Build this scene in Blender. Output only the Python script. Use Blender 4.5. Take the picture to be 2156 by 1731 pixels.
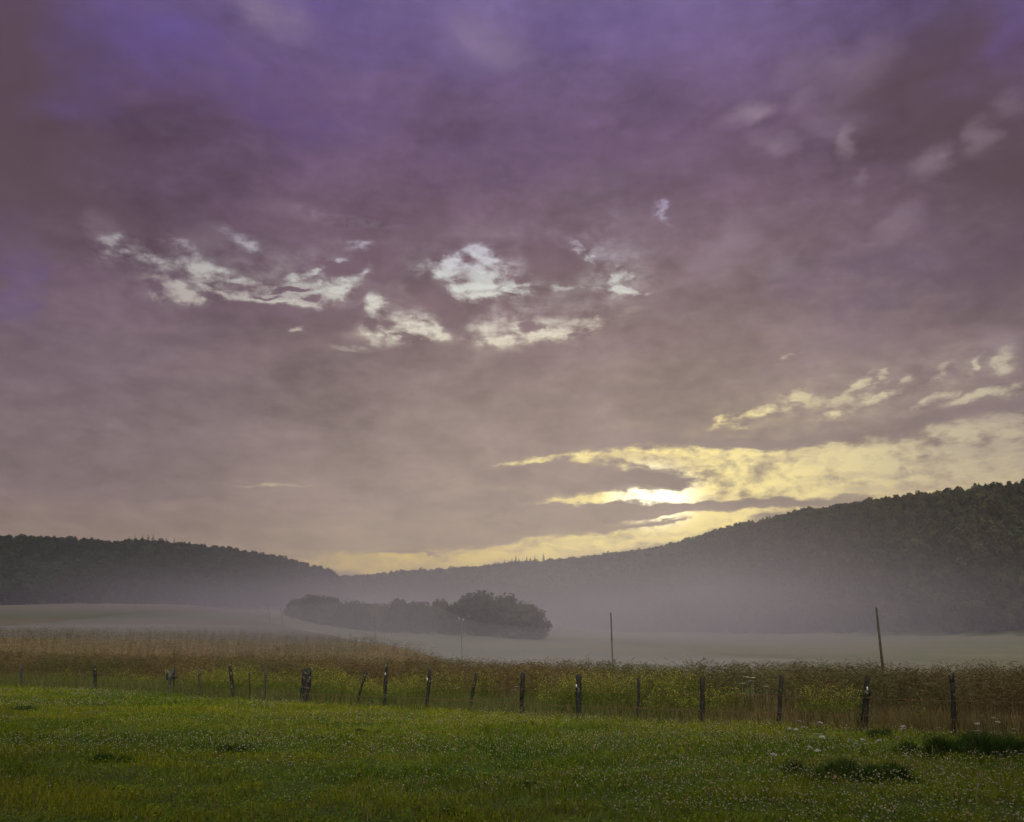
import bpy, math, random
import numpy as np
from mathutils import Vector

for o in list(bpy.data.objects):
    bpy.data.objects.remove(o)
scene = bpy.context.scene
COL = scene.collection
rng = np.random.default_rng(7)
R = math.radians

# ------------------------------------------------------------------ camera
EYE = 1.7
PITCH = R(15.05)
FPX = 1916.0                 # focal length in the units of a 2156 px wide picture
cam_d = bpy.data.cameras.new("camera")
cam_d.sensor_width = 36.0
cam_d.lens = 36.0 * FPX / 2156.0
cam_d.clip_start = 0.1
cam_d.clip_end = 8000.0
cam = bpy.data.objects.new("camera", cam_d)
COL.objects.link(cam)
cam.location = (0, 0, EYE)
cam.rotation_euler = (R(90) + PITCH, 0, 0)
scene.camera = cam

scene.view_settings.view_transform = 'Standard'
scene.view_settings.look = 'None'
scene.view_settings.exposure = 0.0
scene.view_settings.gamma = 1.0
cy = scene.cycles
cy.use_denoising = True
cy.use_adaptive_sampling = True
cy.adaptive_threshold = 0.012
cy.max_bounces = 5
cy.diffuse_bounces = 3
cy.glossy_bounces = 2
cy.transmission_bounces = 4
cy.volume_bounces = 2
cy.transparent_max_bounces = 8
cy.caustics_reflective = False
cy.caustics_refractive = False

CT, ST = math.cos(PITCH), math.sin(PITCH)


def ray(u, v):
    """sight line through a point of the 2156 px wide view: (x/y, z/y)"""
    a = (u - 1078.0) / FPX
    b = (865.5 - v) / FPX
    d = CT - b * ST
    return a / d, (ST + b * CT) / d


def azel(u, v):
    rx, tz = ray(u, v)
    return math.atan(rx), math.atan(tz / math.sqrt(1 + rx * rx))


SUN_AZ, SUN_EL = azel(1375, 1045)

# ------------------------------------------------------------------ sky
world = bpy.data.worlds.new("World")
scene.world = world
world.use_nodes = True
world.cycles.sampling_method = 'MANUAL'
world.cycles.sample_map_resolution = 1024
wt = world.node_tree
wt.nodes.clear()


def lin(r, g, b):
    f = lambda c: (c / 255 / 12.92) if c / 255 <= 0.04045 else ((c / 255 + 0.055) / 1.055) ** 2.4
    return (f(r), f(g), f(b), 1.0)


class NB:
    """small helper for building node trees"""
    def __init__(self, nt):
        self.nt = nt

    def new(self, t, **kw):
        n = self.nt.nodes.new(t)
        for k, v in kw.items():
            setattr(n, k, v)
        return n

    def put(self, sock, v):
        if hasattr(v, 'is_output') or isinstance(v, bpy.types.NodeSocket):
            self.nt.links.new(v, sock)
        elif v is not None:
            sock.default_value = v

    def m(self, op, a, b=None, c=None, clamp=False):
        n = self.new('ShaderNodeMath', operation=op, use_clamp=clamp)
        for i, v in enumerate((a, b, c)):
            if v is not None:
                self.put(n.inputs[i], v)
        return n.outputs[0]

    def vm(self, op, a, b=None, scale=None):
        n = self.new('ShaderNodeVectorMath', operation=op)
        self.put(n.inputs[0], a)
        if b is not None:
            self.put(n.inputs[1], b)
        if scale is not None:
            self.put(n.inputs['Scale'], scale)
        return n.outputs['Value'] if op in ('LENGTH', 'DOT_PRODUCT', 'DISTANCE') else n.outputs[0]

    def xyz(self, x, y, z):
        n = self.new('ShaderNodeCombineXYZ')
        for i, v in enumerate((x, y, z)):
            self.put(n.inputs[i], v)
        return n.outputs[0]

    def sep(self, v):
        n = self.new('ShaderNodeSeparateXYZ')
        self.put(n.inputs[0], v)
        return n.outputs

    def noise(self, vec, scale, detail=6, rough=0.55, lac=2.0, dist=0.0, color=False, dims='3D'):
        n = self.new('ShaderNodeTexNoise', noise_dimensions=dims)
        self.put(n.inputs['Vector'], vec)
        n.inputs['Scale'].default_value = scale
        n.inputs['Detail'].default_value = detail
        n.inputs['Roughness'].default_value = rough
        n.inputs['Lacunarity'].default_value = lac
        n.inputs['Distortion'].default_value = dist
        return n.outputs['Color'] if color else n.outputs['Fac']

    def smooth(self, v, lo, hi, a=0.0, b=1.0):
        n = self.new('ShaderNodeMapRange', interpolation_type='SMOOTHERSTEP')
        for i, x in enumerate((v, lo, hi, a, b)):
            self.put(n.inputs[i], x)
        return n.outputs[0]

    def lerp(self, v, lo, hi, a=0.0, b=1.0):
        n = self.new('ShaderNodeMapRange')
        for i, x in enumerate((v, lo, hi, a, b)):
            self.put(n.inputs[i], x)
        return n.outputs[0]

    def mix(self, f, a, b, blend='MIX'):
        n = self.new('ShaderNodeMix', data_type='RGBA', blend_type=blend)
        self.put(n.inputs[0], f)
        self.put(n.inputs[6], a)
        self.put(n.inputs[7], b)
        return n.outputs[2]

    def ramp(self, f, stops, interp='LINEAR'):
        n = self.new('ShaderNodeValToRGB')
        cr = n.color_ramp
        cr.interpolation = interp
        while len(cr.elements) < len(stops):
            cr.elements.new(0.5)
        for e, (p, c) in zip(cr.elements, stops):
            e.position = p
        for e, (p, c) in zip(cr.elements, stops):
            e.color = c
        self.put(n.inputs[0], f)
        return n.outputs[0]


W = NB(wt)
tc = W.new('ShaderNodeTexCoord')
dirv = W.vm('NORMALIZE', tc.outputs['Generated'])
dx, dy, dz = W.sep(dirv)
az = W.m('ARCTAN2', dx, dy)
el = W.m('ARCSINE', dz)
# cloud-deck coordinates: where a sight line meets a flat layer of cloud overhead
dzc = W.m('ADD', W.m('MAXIMUM', dz, 0.0), 0.13)
deck = W.xyz(W.m('DIVIDE', dx, dzc), W.m('DIVIDE', dy, dzc), 0.0)
P = W.xyz(az, el, 0.0)
# turbulence that ruffles every cloud outline
warp1 = W.vm('SUBTRACT', W.noise(deck, 2.6, 5, 0.6, color=True), (0.5, 0.5, 0.5))
warp2 = W.vm('SUBTRACT', W.noise(W.vm('MULTIPLY', P, (1.0, 2.2, 1.0)), 22.0, 4, 0.6, color=True), (0.5, 0.5, 0.5))
warp = W.vm('ADD', W.vm('MULTIPLY', warp1, (0.05, 0.022, 0)), W.vm('MULTIPLY', warp2, (0.045, 0.022, 0)))
Pw = W.vm('ADD', P, warp)
Pw_soft = W.vm('ADD', P, W.vm('MULTIPLY', warp1, (0.34, 0.20, 0)))


def patch(cx, cy_, rx, ry, rot, amp, base, acc):
    """adds a soft elliptical patch of the sky, given by direction, to the running total acc
    (acc rides along in z, scaled away, so that the patches are worked out one after another)"""
    a0, e0 = azel(cx, cy_)
    n = W.new('ShaderNodeMapping', vector_type='TEXTURE')
    W.put(n.inputs['Vector'], W.xyz(base[0], base[1], acc))
    n.inputs['Location'].default_value = (a0, e0, 0)
    n.inputs['Rotation'].default_value = (0, 0, R(-rot))
    n.inputs['Scale'].default_value = (rx * 1.45 / FPX, ry * 1.45 / FPX, 1e7)
    l = W.vm('LENGTH', n.outputs[0])
    return W.m('ADD', acc, W.smooth(l, 0.0, 1.0, amp, 0.0))


sep_w, sep_s = W.sep(Pw), W.sep(Pw_soft)


def total(items, soft=False):
    acc = 0.0
    for it in items:
        acc = patch(*it, sep_s if soft else sep_w, acc)
    return acc


# openings in the cloud deck (centre, half sizes, tilt, strength)
GAPS = [
    (1850, 1030, 420, 60, -2, .26), (560, 575, 340, 95, 0, .16), (1080, 600, 300, 130, 0, .17), (950, 690, 330, 50, 0, .14), (1830, 830, 420, 75, -8, .17), (1320, 560, 110, 120, 0, .12), (300, 545, 150, 70, 10, .12),
    (400, 628, 70, 26, 10, .42), (350, 606, 60, 18, 14, .30), (520, 610, 110, 20, 0, .52), (660, 612, 90, 30, -12, .55), (690, 600, 60, 30, -20, .35), (430, 570, 60, 30, 20, .26),
    (238, 525, 34, 40, 50, .26), (385, 514, 40, 18, 20, .24), (330, 548, 60, 26, 30, .12), (496, 496, 50, 18, 25, .26), (695, 456, 80, 14, 12, .30), (790, 470, 60, 10, 4, .2),
    (675, 560, 100, 7, -24, .42), (755, 516, 36, 10, -10, .36), (785, 640, 26, 26, -40, .55), (768, 560, 20, 30, 20, .30), (622, 681, 26, 9, -14, .55),
    (940, 560, 75, 24, -8, .48), (1010, 580, 100, 40, 14, .50), (1012, 618, 90, 26, -6, .58), (1075, 606, 70, 16, 4, .40), (1010, 540, 50, 16, 8, .30),
    (850, 690, 100, 36, 0, .32), (800, 716, 70, 18, 4, .26), (895, 704, 50, 20, 0, .34), (1150, 700, 140, 28, -10, .32), (1232, 676, 40, 24, -35, .34), (1070, 716, 60, 12, 0, .30), (1170, 695, 30, 14, -20, .25), (740, 732, 40, 8, 0, .25),
    (1212, 520, 30, 10, 40, .42), (1240, 545, 16, 16, 50, .36), (1310, 606, 46, 9, 6, .50), (1308, 578, 18, 26, 20, .34), (1380, 440, 22, 26, 10, .40), (1398, 462, 26, 9, 30, .28), (1260, 480, 60, 34, -40, .14), (1180, 606, 60, 8, -4, .30),
    (1510, 884, 40, 10, -14, .60), (1570, 878, 50, 14, -20, .50), (1620, 862, 60, 10, -2, .50), (1680, 834, 40, 10, 4, .45), (1725, 842, 26, 10, -20, .3), (1665, 752, 34, 7, -28, .42), (1745, 868, 40, 6, -4, .34),
    (1790, 838, 46, 10, -4, .50), (1850, 838, 50, 12, -16, .46), (1815, 800, 40, 10, -35, .44), (1860, 790, 26, 8, -40, .36), (1905, 792, 36, 9, -38, .36), (1960, 786, 30, 9, -38, .30), (1960, 846, 50, 9, -14, .42), (2110, 822, 90, 12, -7, .48), (2110, 762, 34, 20, -30, .30), (2040, 840, 60, 8, -8, .34), (2040, 770, 30, 8, -38, .24),
    (1350, 955, 150, 20, -4, .60), (1430, 966, 180, 20, -3, .66), (1120, 972, 90, 6, -3, .5), (1240, 966, 80, 10, -4, .5),
    (1560, 976, 200, 24, -5, .78), (1740, 966, 240, 32, -6, .76), (1960, 940, 260, 42, -6, .74), (2140, 920, 180, 46, -4, .5),
    (1720, 1015, 300, 42, -3, .46), (2020, 1000, 300, 60, -3, .46), (1560, 1015, 150, 22, -2, .4),
    (1330, 1044, 220, 16, -4, .85), (1400, 1040, 160, 20, -3, .6), (1190, 1056, 110, 6, -3, .5), (1560, 1040, 150, 16, -2, .5),
    (1400, 1091, 120, 8, -4, .62), (1560, 1085, 130, 12, -4, .5),
    (1000, 1172, 460, 30, -3, .70), (1300, 1136, 300, 24, -6, .75), (1500, 1100, 160, 16, -8, .5), (830, 1190, 170, 20, 0, .4), (560, 1022, 100, 6, 0, .34),
]
BANKS = [
    (1290, 1002, 130, 13, 2, .55), (1180, 1005, 160, 26, 0, .4), (1390, 1010, 70, 7, 3, .7), (1330, 980, 60, 6, 12, .30), (1270, 962, 40, 8, -10, .35),
    (1260, 1075, 240, 20, 4, .5), (1500, 1064, 230, 9, -2, .85), (1700, 1058, 200, 9, -3, .5), (1380, 1106, 70, 5, -4, .6), (1390, 1096, 40, 3, -4, .4),
    (835, 1161, 40, 5, 0, .75), (900, 1160, 22, 3.5, 0, .55), (1640, 1034, 50, 4, -4, .3), (2120, 930, 80, 14, 4, .34), (1480, 1022, 60, 4, -6, .3),
    (570, 655, 85, 24, 0, .8), (450, 645, 70, 24, 0, .55), (700, 672, 70, 24, -8, .6), (720, 565, 70, 22, -30, .6), (600, 608, 56, 7, -6, .8), (646, 622, 40, 6, 0, .8), (560, 618, 40, 5, -6, .6), (480, 600, 60, 6, 4, .5), (430, 612, 30, 10, 0, .4),
    (985, 556, 40, 10, 15, .55), (1040, 596, 34, 12, 20, .6), (1090, 586, 40, 8, 14, .5), (1060, 618, 40, 5, 6, .5), (860, 704, 30, 6, 0, .5), (820, 680, 26, 10, 0, .5), (1120, 690, 24, 10, 0, .5), (1200, 700, 24, 8, 0, .5), (950, 660, 40, 40, 20, .5), (900, 620, 60, 24, 15, .5), (1160, 552, 70, 36, 20, .4), (800, 560, 50, 40, 0, .35),
    (1840, 905, 240, 12, -6, .45), (1580, 935, 160, 12, 2, .5), (1300, 930, 200, 12, 0, .4),
]
gap = W.m('SUBTRACT', total(GAPS), total(BANKS))
# fine texture of the cloud deck
wind = W.new('ShaderNodeMapping')
W.put(wind.inputs['Vector'], deck)
wind.inputs['Rotation'].default_value = (0, 0, R(-24))
wind.inputs['Scale'].default_value = (1.0, 1.7, 1.0)
n_big = W.noise(wind.outputs[0], 0.9, 6, 0.55, dist=0.3)
Pt = W.vm('ADD', P, W.vm('MULTIPLY', warp1, (0.03, 0.012, 0)))
n_mid = W.noise(W.vm('MULTIPLY', Pt, (1.0, 1.9, 1.0)), 13.0, 8, 0.60, dist=0.0)
n_fine = W.noise(W.vm('MULTIPLY', Pt, (1.0, 1.7, 1.0)), 42.0, 5, 0.6, dist=0.0)
near_gap = W.smooth(gap, 0.02, 0.40)
rag = W.m('MULTIPLY', W.lerp(near_gap, 0.0, 1.0, 0.10, 1.0), W.lerp(el, R(5), R(17), 0.38, 1.0))
dens = W.m('ADD', W.m('MULTIPLY', W.m('SUBTRACT', n_mid, 0.5), 2.3), W.m('MULTIPLY', W.m('SUBTRACT', n_fine, 0.5), 2.4))
dens = W.m('ADD', 0.66, W.m('MULTIPLY', dens, rag))
dens = W.m('SUBTRACT', dens, W.m('MINIMUM', W.m('MULTIPLY', gap, 0.80), 0.55))
cover = W.smooth(dens, W.lerp(el, R(5), R(17), -0.04, -0.16), 0.52)

# direction-dependent colours
elr = W.m('DIVIDE', el, R(60), clamp=True)


def ev(v):          # ramp position for a height in the view
    return max(0.0, azel(1078, v)[1]) / R(60)


cloud_col = W.ramp(elr, [
    (0.0, lin(132, 117, 119)), (ev(1180), lin(166, 144, 122)), (ev(1060), lin(150, 131, 125)), (ev(930), lin(139, 121, 121)),
    (ev(780), lin(127, 107, 113)), (ev(650), lin(118, 95, 107)), (ev(480), lin(109, 84, 104)), (ev(280), lin(104, 80, 108)),
    (ev(40), lin(108, 90, 134)), (0.80, lin(140, 132, 165)), (1.0, lin(165, 160, 185))])
open_col = W.ramp(elr, [
    (0.0, lin(232, 190, 92)), (ev(1170), lin(236, 202, 102)), (ev(1040), lin(206, 190, 146)), (ev(930), lin(206, 192, 156)),
    (ev(800), lin(222, 212, 180)), (ev(690), lin(216, 208, 192)), (ev(600), lin(210, 212, 206)), (ev(470), lin(178, 168, 196)),
    (ev(250), lin(130, 108, 175)), (ev(20), lin(118, 96, 180)), (1.0, lin(140, 135, 190))])

# sun glow behind the veil
sun_dir = (math.sin(SUN_AZ) * math.cos(SUN_EL), math.cos(SUN_AZ) * math.cos(SUN_EL), math.sin(SUN_EL))
dsun = W.vm('LENGTH', W.vm('MULTIPLY', W.vm('SUBTRACT', P, (SUN_AZ, SUN_EL, 0)), (1.0, 1.5, 0)))
glow_w = W.smooth(dsun, 0.0, 0.75, 1.0, 0.0)
glow_m = W.smooth(dsun, 0.0, 0.36, 1.0, 0.0)
glow_n = W.smooth(dsun, 0.0, 0.075, 1.0, 0.0)
side = W.smooth(W.m('ABSOLUTE', W.m('SUBTRACT', az, 0.09)), 0.12, 0.62, 1.0, 0.0)

open_b = W.mix(side, W.mix(0.55, open_col, cloud_col), open_col)
open_b = W.mix(W.m('MULTIPLY', glow_m, 0.85), open_b, (1.05, 0.86, 0.29, 1))
# thin streaks of high cloud across the openings
streak = W.noise(W.vm('MULTIPLY', Pw, (1.0, 8.0, 1.0)), 7.0, 6, 0.6, dist=0.2)
open_b = W.mix(W.m('MULTIPLY', W.smooth(streak, 0.42, 0.64), 0.6), open_b, W.mix(0.35, cloud_col, open_b))
open_b = W.mix(W.m('MULTIPLY', glow_n, 1.0), open_b, (2.4, 2.2, 1.5, 1))
sky = W.new('ShaderNodeTexSky', sky_type='NISHITA')
sky.sun_disc = False
sky.sun_elevation = SUN_EL
sky.sun_rotation = SUN_AZ
sky.altitude = 200
open_b = W.mix(0.004, open_b, sky.outputs[0], 'ADD')

# thin cloud lets more light through, thick cloud is darker; large soft shades
shade = W.noise(wind.outputs[0], 0.75, 4, 0.5)
shade2 = W.noise(Pw_soft, 5.0, 5, 0.55)
cl = W.mix(1.0, cloud_col, W.mix(side, (0.72, 0.70, 0.80, 1), (1.0, 1.0, 1.0, 1)), 'MULTIPLY')
tone = W.m('ADD', W.lerp(shade, 0.25, 0.75, 0.86, 1.14), W.lerp(shade2, 0.25, 0.75, -0.20, 0.20))
tone = W.m('ADD', tone, W.lerp(n_mid, 0.25, 0.75, 0.14, -0.14))
# heavier, rougher lumps of cloud
mott = W.noise(W.vm('MULTIPLY', W.vm('ADD', P, W.vm('MULTIPLY', warp1, (0.06, 0.03, 0))), (1.0, 1.6, 1.0)), 7.5, 8, 0.62)
HEAVY = [(1640, 560, 170, 100, -20, .7), (1900, 640, 300, 90, -25, .7), (1170, 550, 110, 50, 10, .7), (300, 560, 130, 60, 10, .6), (1430, 560, 120, 80, 0, .6), (1100, 430, 420, 50, 4, .5), (1900, 240, 220, 160, 0, .7), (860, 620, 90, 60, 0, .7),
         (720, 560, 80, 40, -25, .7), (570, 655, 90, 26, 0, .7), (960, 665, 40, 50, 20, .7), (1250, 900, 260, 40, 0, .4), (1750, 930, 300, 24, -6, .5), (1250, 1000, 240, 24, 0, .4), (1150, 1080, 300, 24, 2, .4), (500, 330, 500, 120, 10, .4), (250, 250, 250, 150, 0, .4), (620, 880, 400, 50, 0, .3)]
hv = total(HEAVY, True)
tone = W.m('SUBTRACT', tone, W.m('MULTIPLY', W.m('MINIMUM', hv, 1.0), W.lerp(mott, 0.32, 0.62, 0.02, 0.24)))
tone = W.m('ADD', tone, W.lerp(mott, 0.3, 0.7, 0.15, -0.15))
tone = W.m('ADD', tone, W.lerp(n_fine, 0.25, 0.75, 0.07, -0.07))
tone = W.m('ADD', tone, W.lerp(streak, 0.3, 0.7, 0.045, -0.045))
cl = W.vm('SCALE', cl, scale=tone)
thin = W.m('MULTIPLY', W.smooth(dens, 0.18, 0.78, 1.0, 0.0), 0.40)
cl = W.mix(thin, cl, open_b)
cl = W.mix(W.m('MULTIPLY', glow_w, 0.12), cl, (0.60, 0.46, 0.25, 1))
# violet sky shining through the thinner cloud high up, dull brown thick cloud at the sides
VIOLET = [(320, 40, 190, 80, 10, .34), (430, 110, 150, 70, 25, .26), (210, 150, 120, 60, 0, .24), (640, 190, 240, 110, 10, .26), (1010, 40, 180, 70, 0, .20),
          (1300, 30, 200, 60, 0, .28), (740, 20, 200, 50, 0, .26), (2130, 20, 60, 60, 0, .4), (10, 600, 60, 120, 0, .30), (1120, 340, 400, 120, 0, .10), (1850, 580, 300, 120, 0, .12)]
LILAC = [(1850, 110, 50, 60, 20, .12), (1700, 205, 50, 24, -20, .16), (1620, 300, 50, 26, 30, .12), (1900, 470, 60, 30, -30, .18), (2060, 290, 36, 30, -30, .20), (1560, 500, 60, 60, 30, .2), (1640, 560, 50, 50, 0, .15), (1220, 400, 120, 40, 0, .1), (1000, 490, 120, 24, 0, .12), (620, 440, 120, 24, 0, .14), (420, 500, 70, 30, -20, .2), (220, 480, 50, 30, 40, .16), (570, 20, 120, 40, 15, .30), (1020, 80, 130, 60, 10, .22), (1580, 240, 70, 22, -5, .40), (1690, 140, 90, 50, -10, .10), (1960, 350, 50, 28, -20, .34), (1760, 250, 90, 40, 10, .18),
         (1790, 290, 20, 40, 0, .24), (1655, 300, 44, 24, 10, .20), (1815, 370, 16, 16, 0, .2), (2130, 220, 40, 30, 0, .12), (1780, 160, 60, 60, 0, .14), (1500, 545, 70, 40, -30, .22), (1330, 480, 160, 60, 0, .12), (2110, 720, 60, 40, 0, .2)]
BROWN = [(0, 220, 220, 300, 0, .65), (160, 330, 300, 180, 0, .45), (1960, 240, 170, 160, 0, .6), (2120, 420, 160, 260, 0, .55), (1980, 60, 160, 90, 0, .5), (60, 10, 190, 100, 0, .35), (330, 500, 300, 80, 0, .25)]
lil_f = W.m('MULTIPLY', total(LILAC), W.lerp(n_mid, 0.3, 0.65, 0.3, 1.3))
cl = W.mix(W.m('MINIMUM', W.m('MULTIPLY', total(BROWN, True), 0.85), 0.75), cl, lin(84, 66, 72))
cl = W.mix(W.m('MINIMUM', W.m('MULTIPLY', total(VIOLET, True), W.lerp(n_mid, 0.34, 0.66, 0.35, 1.35)), 0.8), cl, lin(102, 82, 150))
cl = W.mix(W.m('MINIMUM', lil_f, 0.8), cl, lin(176, 156, 170))
front = W.mix(cover, open_b, cl)
# the half of the sky behind the camera: even, brighter morning cloud
back = W.smooth(dy, -0.35, 0.35, 1.0, 0.0)
high = W.smooth(el, R(42), R(62), 0.0, 1.0)
tot = W.mix(back, front, (0.30, 0.28, 0.31, 1))
tot = W.mix(high, tot, (0.36, 0.35, 0.36, 1))
# bright patch added to the unseen sky behind the camera to light the meadow
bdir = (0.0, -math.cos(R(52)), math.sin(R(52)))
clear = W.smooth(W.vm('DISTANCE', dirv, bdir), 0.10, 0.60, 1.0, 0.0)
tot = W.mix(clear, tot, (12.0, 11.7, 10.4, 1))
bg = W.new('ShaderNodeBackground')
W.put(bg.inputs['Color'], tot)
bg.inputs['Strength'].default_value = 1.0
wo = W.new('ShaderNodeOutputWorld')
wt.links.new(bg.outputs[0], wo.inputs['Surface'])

# ------------------------------------------------------------------ sun (veiled, low ahead and to the right)
sl = bpy.data.lights.new("sun", 'SUN')
sl.energy = 0.5
sl.angle = R(12)
sl.color = (1.0, 0.86, 0.62)
so = bpy.data.objects.new("sun", sl)
COL.objects.link(so)
so.location = (30, 80, 60)
so.rotation_euler = Vector(sun_dir).to_track_quat('Z', 'Y').to_euler()


# ================================================================== helpers
def tag(o, label=None, cat=None, group=None, kind=None):
    if label:
        o['label'] = label
    if cat:
        o['category'] = cat
    if group:
        o['group'] = group
    if kind:
        o['kind'] = kind
    return o


def link(name, me, mat=None, parent=None):
    o = bpy.data.objects.new(name, me)
    COL.objects.link(o)
    if mat is not None:
        me.materials.append(mat)
    if parent is not None:
        o.parent = parent
    return o


def empty(name, loc):
    o = bpy.data.objects.new(name, None)
    o.empty_display_size = 0.2
    o.location = loc
    COL.objects.link(o)
    return o


def mesh_np(name, V, faces, colors=None, smooth=False):
    """V (n,3); faces: list of (m,k) index arrays with k = 3 or 4; colors (n,3) per vertex"""
    me = bpy.data.meshes.new(name)
    V = np.asarray(V, dtype=np.float32)
    me.vertices.add(len(V))
    me.vertices.foreach_set("co", V.ravel())
    faces = [np.asarray(f, dtype=np.int32) for f in faces if len(f)]
    loops = np.concatenate([f.ravel() for f in faces])
    tot_ = np.concatenate([np.full(len(f), f.shape[1], dtype=np.int32) for f in faces])
    starts = np.concatenate([[0], np.cumsum(tot_)[:-1]]).astype(np.int32)
    me.loops.add(len(loops))
    me.loops.foreach_set("vertex_index", loops)
    me.polygons.add(len(tot_))
    me.polygons.foreach_set("loop_start", starts)
    me.polygons.foreach_set("loop_total", tot_)
    if smooth:
        me.polygons.foreach_set("use_smooth", np.ones(len(tot_), dtype=bool))
    me.update(calc_edges=True)
    if colors is not None:
        at = me.color_attributes.new("Col", 'FLOAT_COLOR', 'POINT')
        c = np.ones((len(V), 4), dtype=np.float32)
        c[:, :3] = colors
        at.data.foreach_set("color", c.ravel())
    return me


def _hash(ix, iy, seed):
    h = np.sin(ix * 127.1 + iy * 311.7 + seed * 74.7) * 43758.5453
    return h - np.floor(h)


def vnoise(x, y, seed=0):
    x = np.asarray(x, dtype=float); y = np.asarray(y, dtype=float)
    ix, iy = np.floor(x), np.floor(y)
    fx, fy = x - ix, y - iy
    fx = fx * fx * (3 - 2 * fx); fy = fy * fy * (3 - 2 * fy)
    a, b = _hash(ix, iy, seed), _hash(ix + 1, iy, seed)
    c, d = _hash(ix, iy + 1, seed), _hash(ix + 1, iy + 1, seed)
    return (a * (1 - fx) + b * fx) * (1 - fy) + (c * (1 - fx) + d * fx) * fy


def fbm(x, y, seed=0, oct=4):
    s, a, t = 0, 0.5, 0
    for i in range(oct):
        s = s + a * vnoise(np.asarray(x) * 2 ** i, np.asarray(y) * 2 ** i, seed + i * 13)
        t += a
        a *= 0.5
    return s / t


def tube(pts, radii, sides=8, jitter=0.0, seed=0, cap=True):
    """verts and faces of a tapering tube along pts"""
    r_ = np.random.default_rng(seed)
    pts = [Vector(p) for p in pts]
    V, Q, T = [], [], []
    wob = 1 + jitter * (r_.random(sides) - 0.5) * 2
    for i, (p, rad) in enumerate(zip(pts, radii)):
        d = (pts[min(i + 1, len(pts) - 1)] - pts[max(i - 1, 0)]).normalized()
        ref = Vector((1, 0, 0)) if abs(d.x) < 0.9 else Vector((0, 1, 0))
        a = d.cross(ref).normalized()
        b = d.cross(a)
        for k in range(sides):
            t = 2 * math.pi * k / sides
            rr = rad * wob[k] * (1 + jitter * 0.4 * (r_.random() - 0.5))
            V.append(tuple(p + a * math.cos(t) * rr + b * math.sin(t) * rr))
    n = len(pts)
    for i in range(n - 1):
        for k in range(sides):
            k2 = (k + 1) % sides
            Q.append((i * sides + k, i * sides + k2, (i + 1) * sides + k2, (i + 1) * sides + k))
    if cap:
        for base, flip in ((0, True), ((n - 1) * sides, False)):
            c = len(V)
            V.append(tuple(pts[0] if base == 0 else pts[-1]))
            for k in range(sides):
                k2 = (k + 1) % sides
                T.append((c, base + k2, base + k) if flip else (c, base + k, base + k2))
    return np.array(V), np.array(Q).reshape(-1, 4), np.array(T).reshape(-1, 3)


class Acc:
    """collects pieces of ONE object"""
    def __init__(self):
        self.V, self.Q, self.T, self.n = [], [], [], 0

    def add(self, V, Q=None, T=None):
        if Q is not None and len(Q):
            self.Q.append(np.asarray(Q) + self.n)
        if T is not None and len(T):
            self.T.append(np.asarray(T) + self.n)
        self.V.append(np.asarray(V))
        self.n += len(V)
        return self

    def mesh(self, name, smooth=False, colors=None):
        f = []
        if self.Q:
            f.append(np.concatenate(self.Q))
        if self.T:
            f.append(np.concatenate(self.T))
        return mesh_np(name, np.concatenate(self.V), f, colors, smooth)


def material(name):
    m = bpy.data.materials.new(name)
    m.use_nodes = True
    m.node_tree.nodes.clear()
    b = NB(m.node_tree)
    out = b.new('ShaderNodeOutputMaterial')
    return m, b, out


def leafy(name, trans=0.35, rough=0.6, gloss=0.04):
    """plant material: colour from the plant's own colour, light passing through the leaf"""
    m, b, out = material(name)
    at = b.new('ShaderNodeAttribute', attribute_name="Col")
    d = b.new('ShaderNodeBsdfDiffuse')
    t = b.new('ShaderNodeBsdfTranslucent')
    b.put(d.inputs['Color'], at.outputs['Color'])
    b.put(t.inputs['Color'], at.outputs['Color'])
    mx = b.new('ShaderNodeMixShader')
    mx.inputs[0].default_value = trans
    m.node_tree.links.new(d.outputs[0], mx.inputs[1])
    m.node_tree.links.new(t.outputs[0], mx.inputs[2])
    g = b.new('ShaderNodeBsdfGlossy')
    g.inputs['Roughness'].default_value = rough
    g.inputs['Color'].default_value = (0.5, 0.5, 0.5, 1)
    fr = b.new('ShaderNodeFresnel')
    fr.inputs[0].default_value = 1.35
    m2 = b.new('ShaderNodeMixShader')
    b.put(m2.inputs[0], b.m('MULTIPLY', fr.outputs[0], gloss))
    m.node_tree.links.new(mx.outputs[0], m2.inputs[1])
    m.node_tree.links.new(g.outputs[0], m2.inputs[2])
    m.node_tree.links.new(m2.outputs[0], out.inputs['Surface'])
    return m


M_GRASS = leafy("grass_blade", 0.40)
M_CROP = leafy("dry_crop", 0.30)
M_WEED = leafy("weed_leaf", 0.42)
M_FLOWER = leafy("petal", 0.35)
M_LEAF = leafy("tree_leaf", 0.25)


def wood(name, c1, c2, c3):
    m, b, out = material(name)
    t = b.new('ShaderNodeTexCoord')
    mp = b.new('ShaderNodeMapping')
    mp.inputs['Scale'].default_value = (1, 1, 0.08)
    b.put(mp.inputs['Vector'], t.outputs['Object'])
    g = b.noise(mp.outputs[0], 60, 6, 0.65)
    s = b.noise(t.outputs['Object'], 7, 5, 0.6)
    c = b.ramp(g, [(0.3, c1), (0.5, c2), (0.68, c3)])
    c = b.mix(b.smooth(s, 0.55, 0.68), c, (0.10, 0.12, 0.07, 1))
    p = b.new('ShaderNodeBsdfPrincipled')
    b.put(p.inputs['Base Color'], c)
    p.inputs['Roughness'].default_value = 0.9
    p.inputs['Specular IOR Level'].default_value = 0.1
    bm_ = b.new('ShaderNodeBump')
    bm_.inputs['Strength'].default_value = 0.6
    bm_.inputs['Distance'].default_value = 0.01
    b.put(bm_.inputs['Height'], g)
    m.node_tree.links.new(bm_.outputs[0], p.inputs['Normal'])
    m.node_tree.links.new(p.outputs[0], out.inputs['Surface'])
    return m


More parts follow.
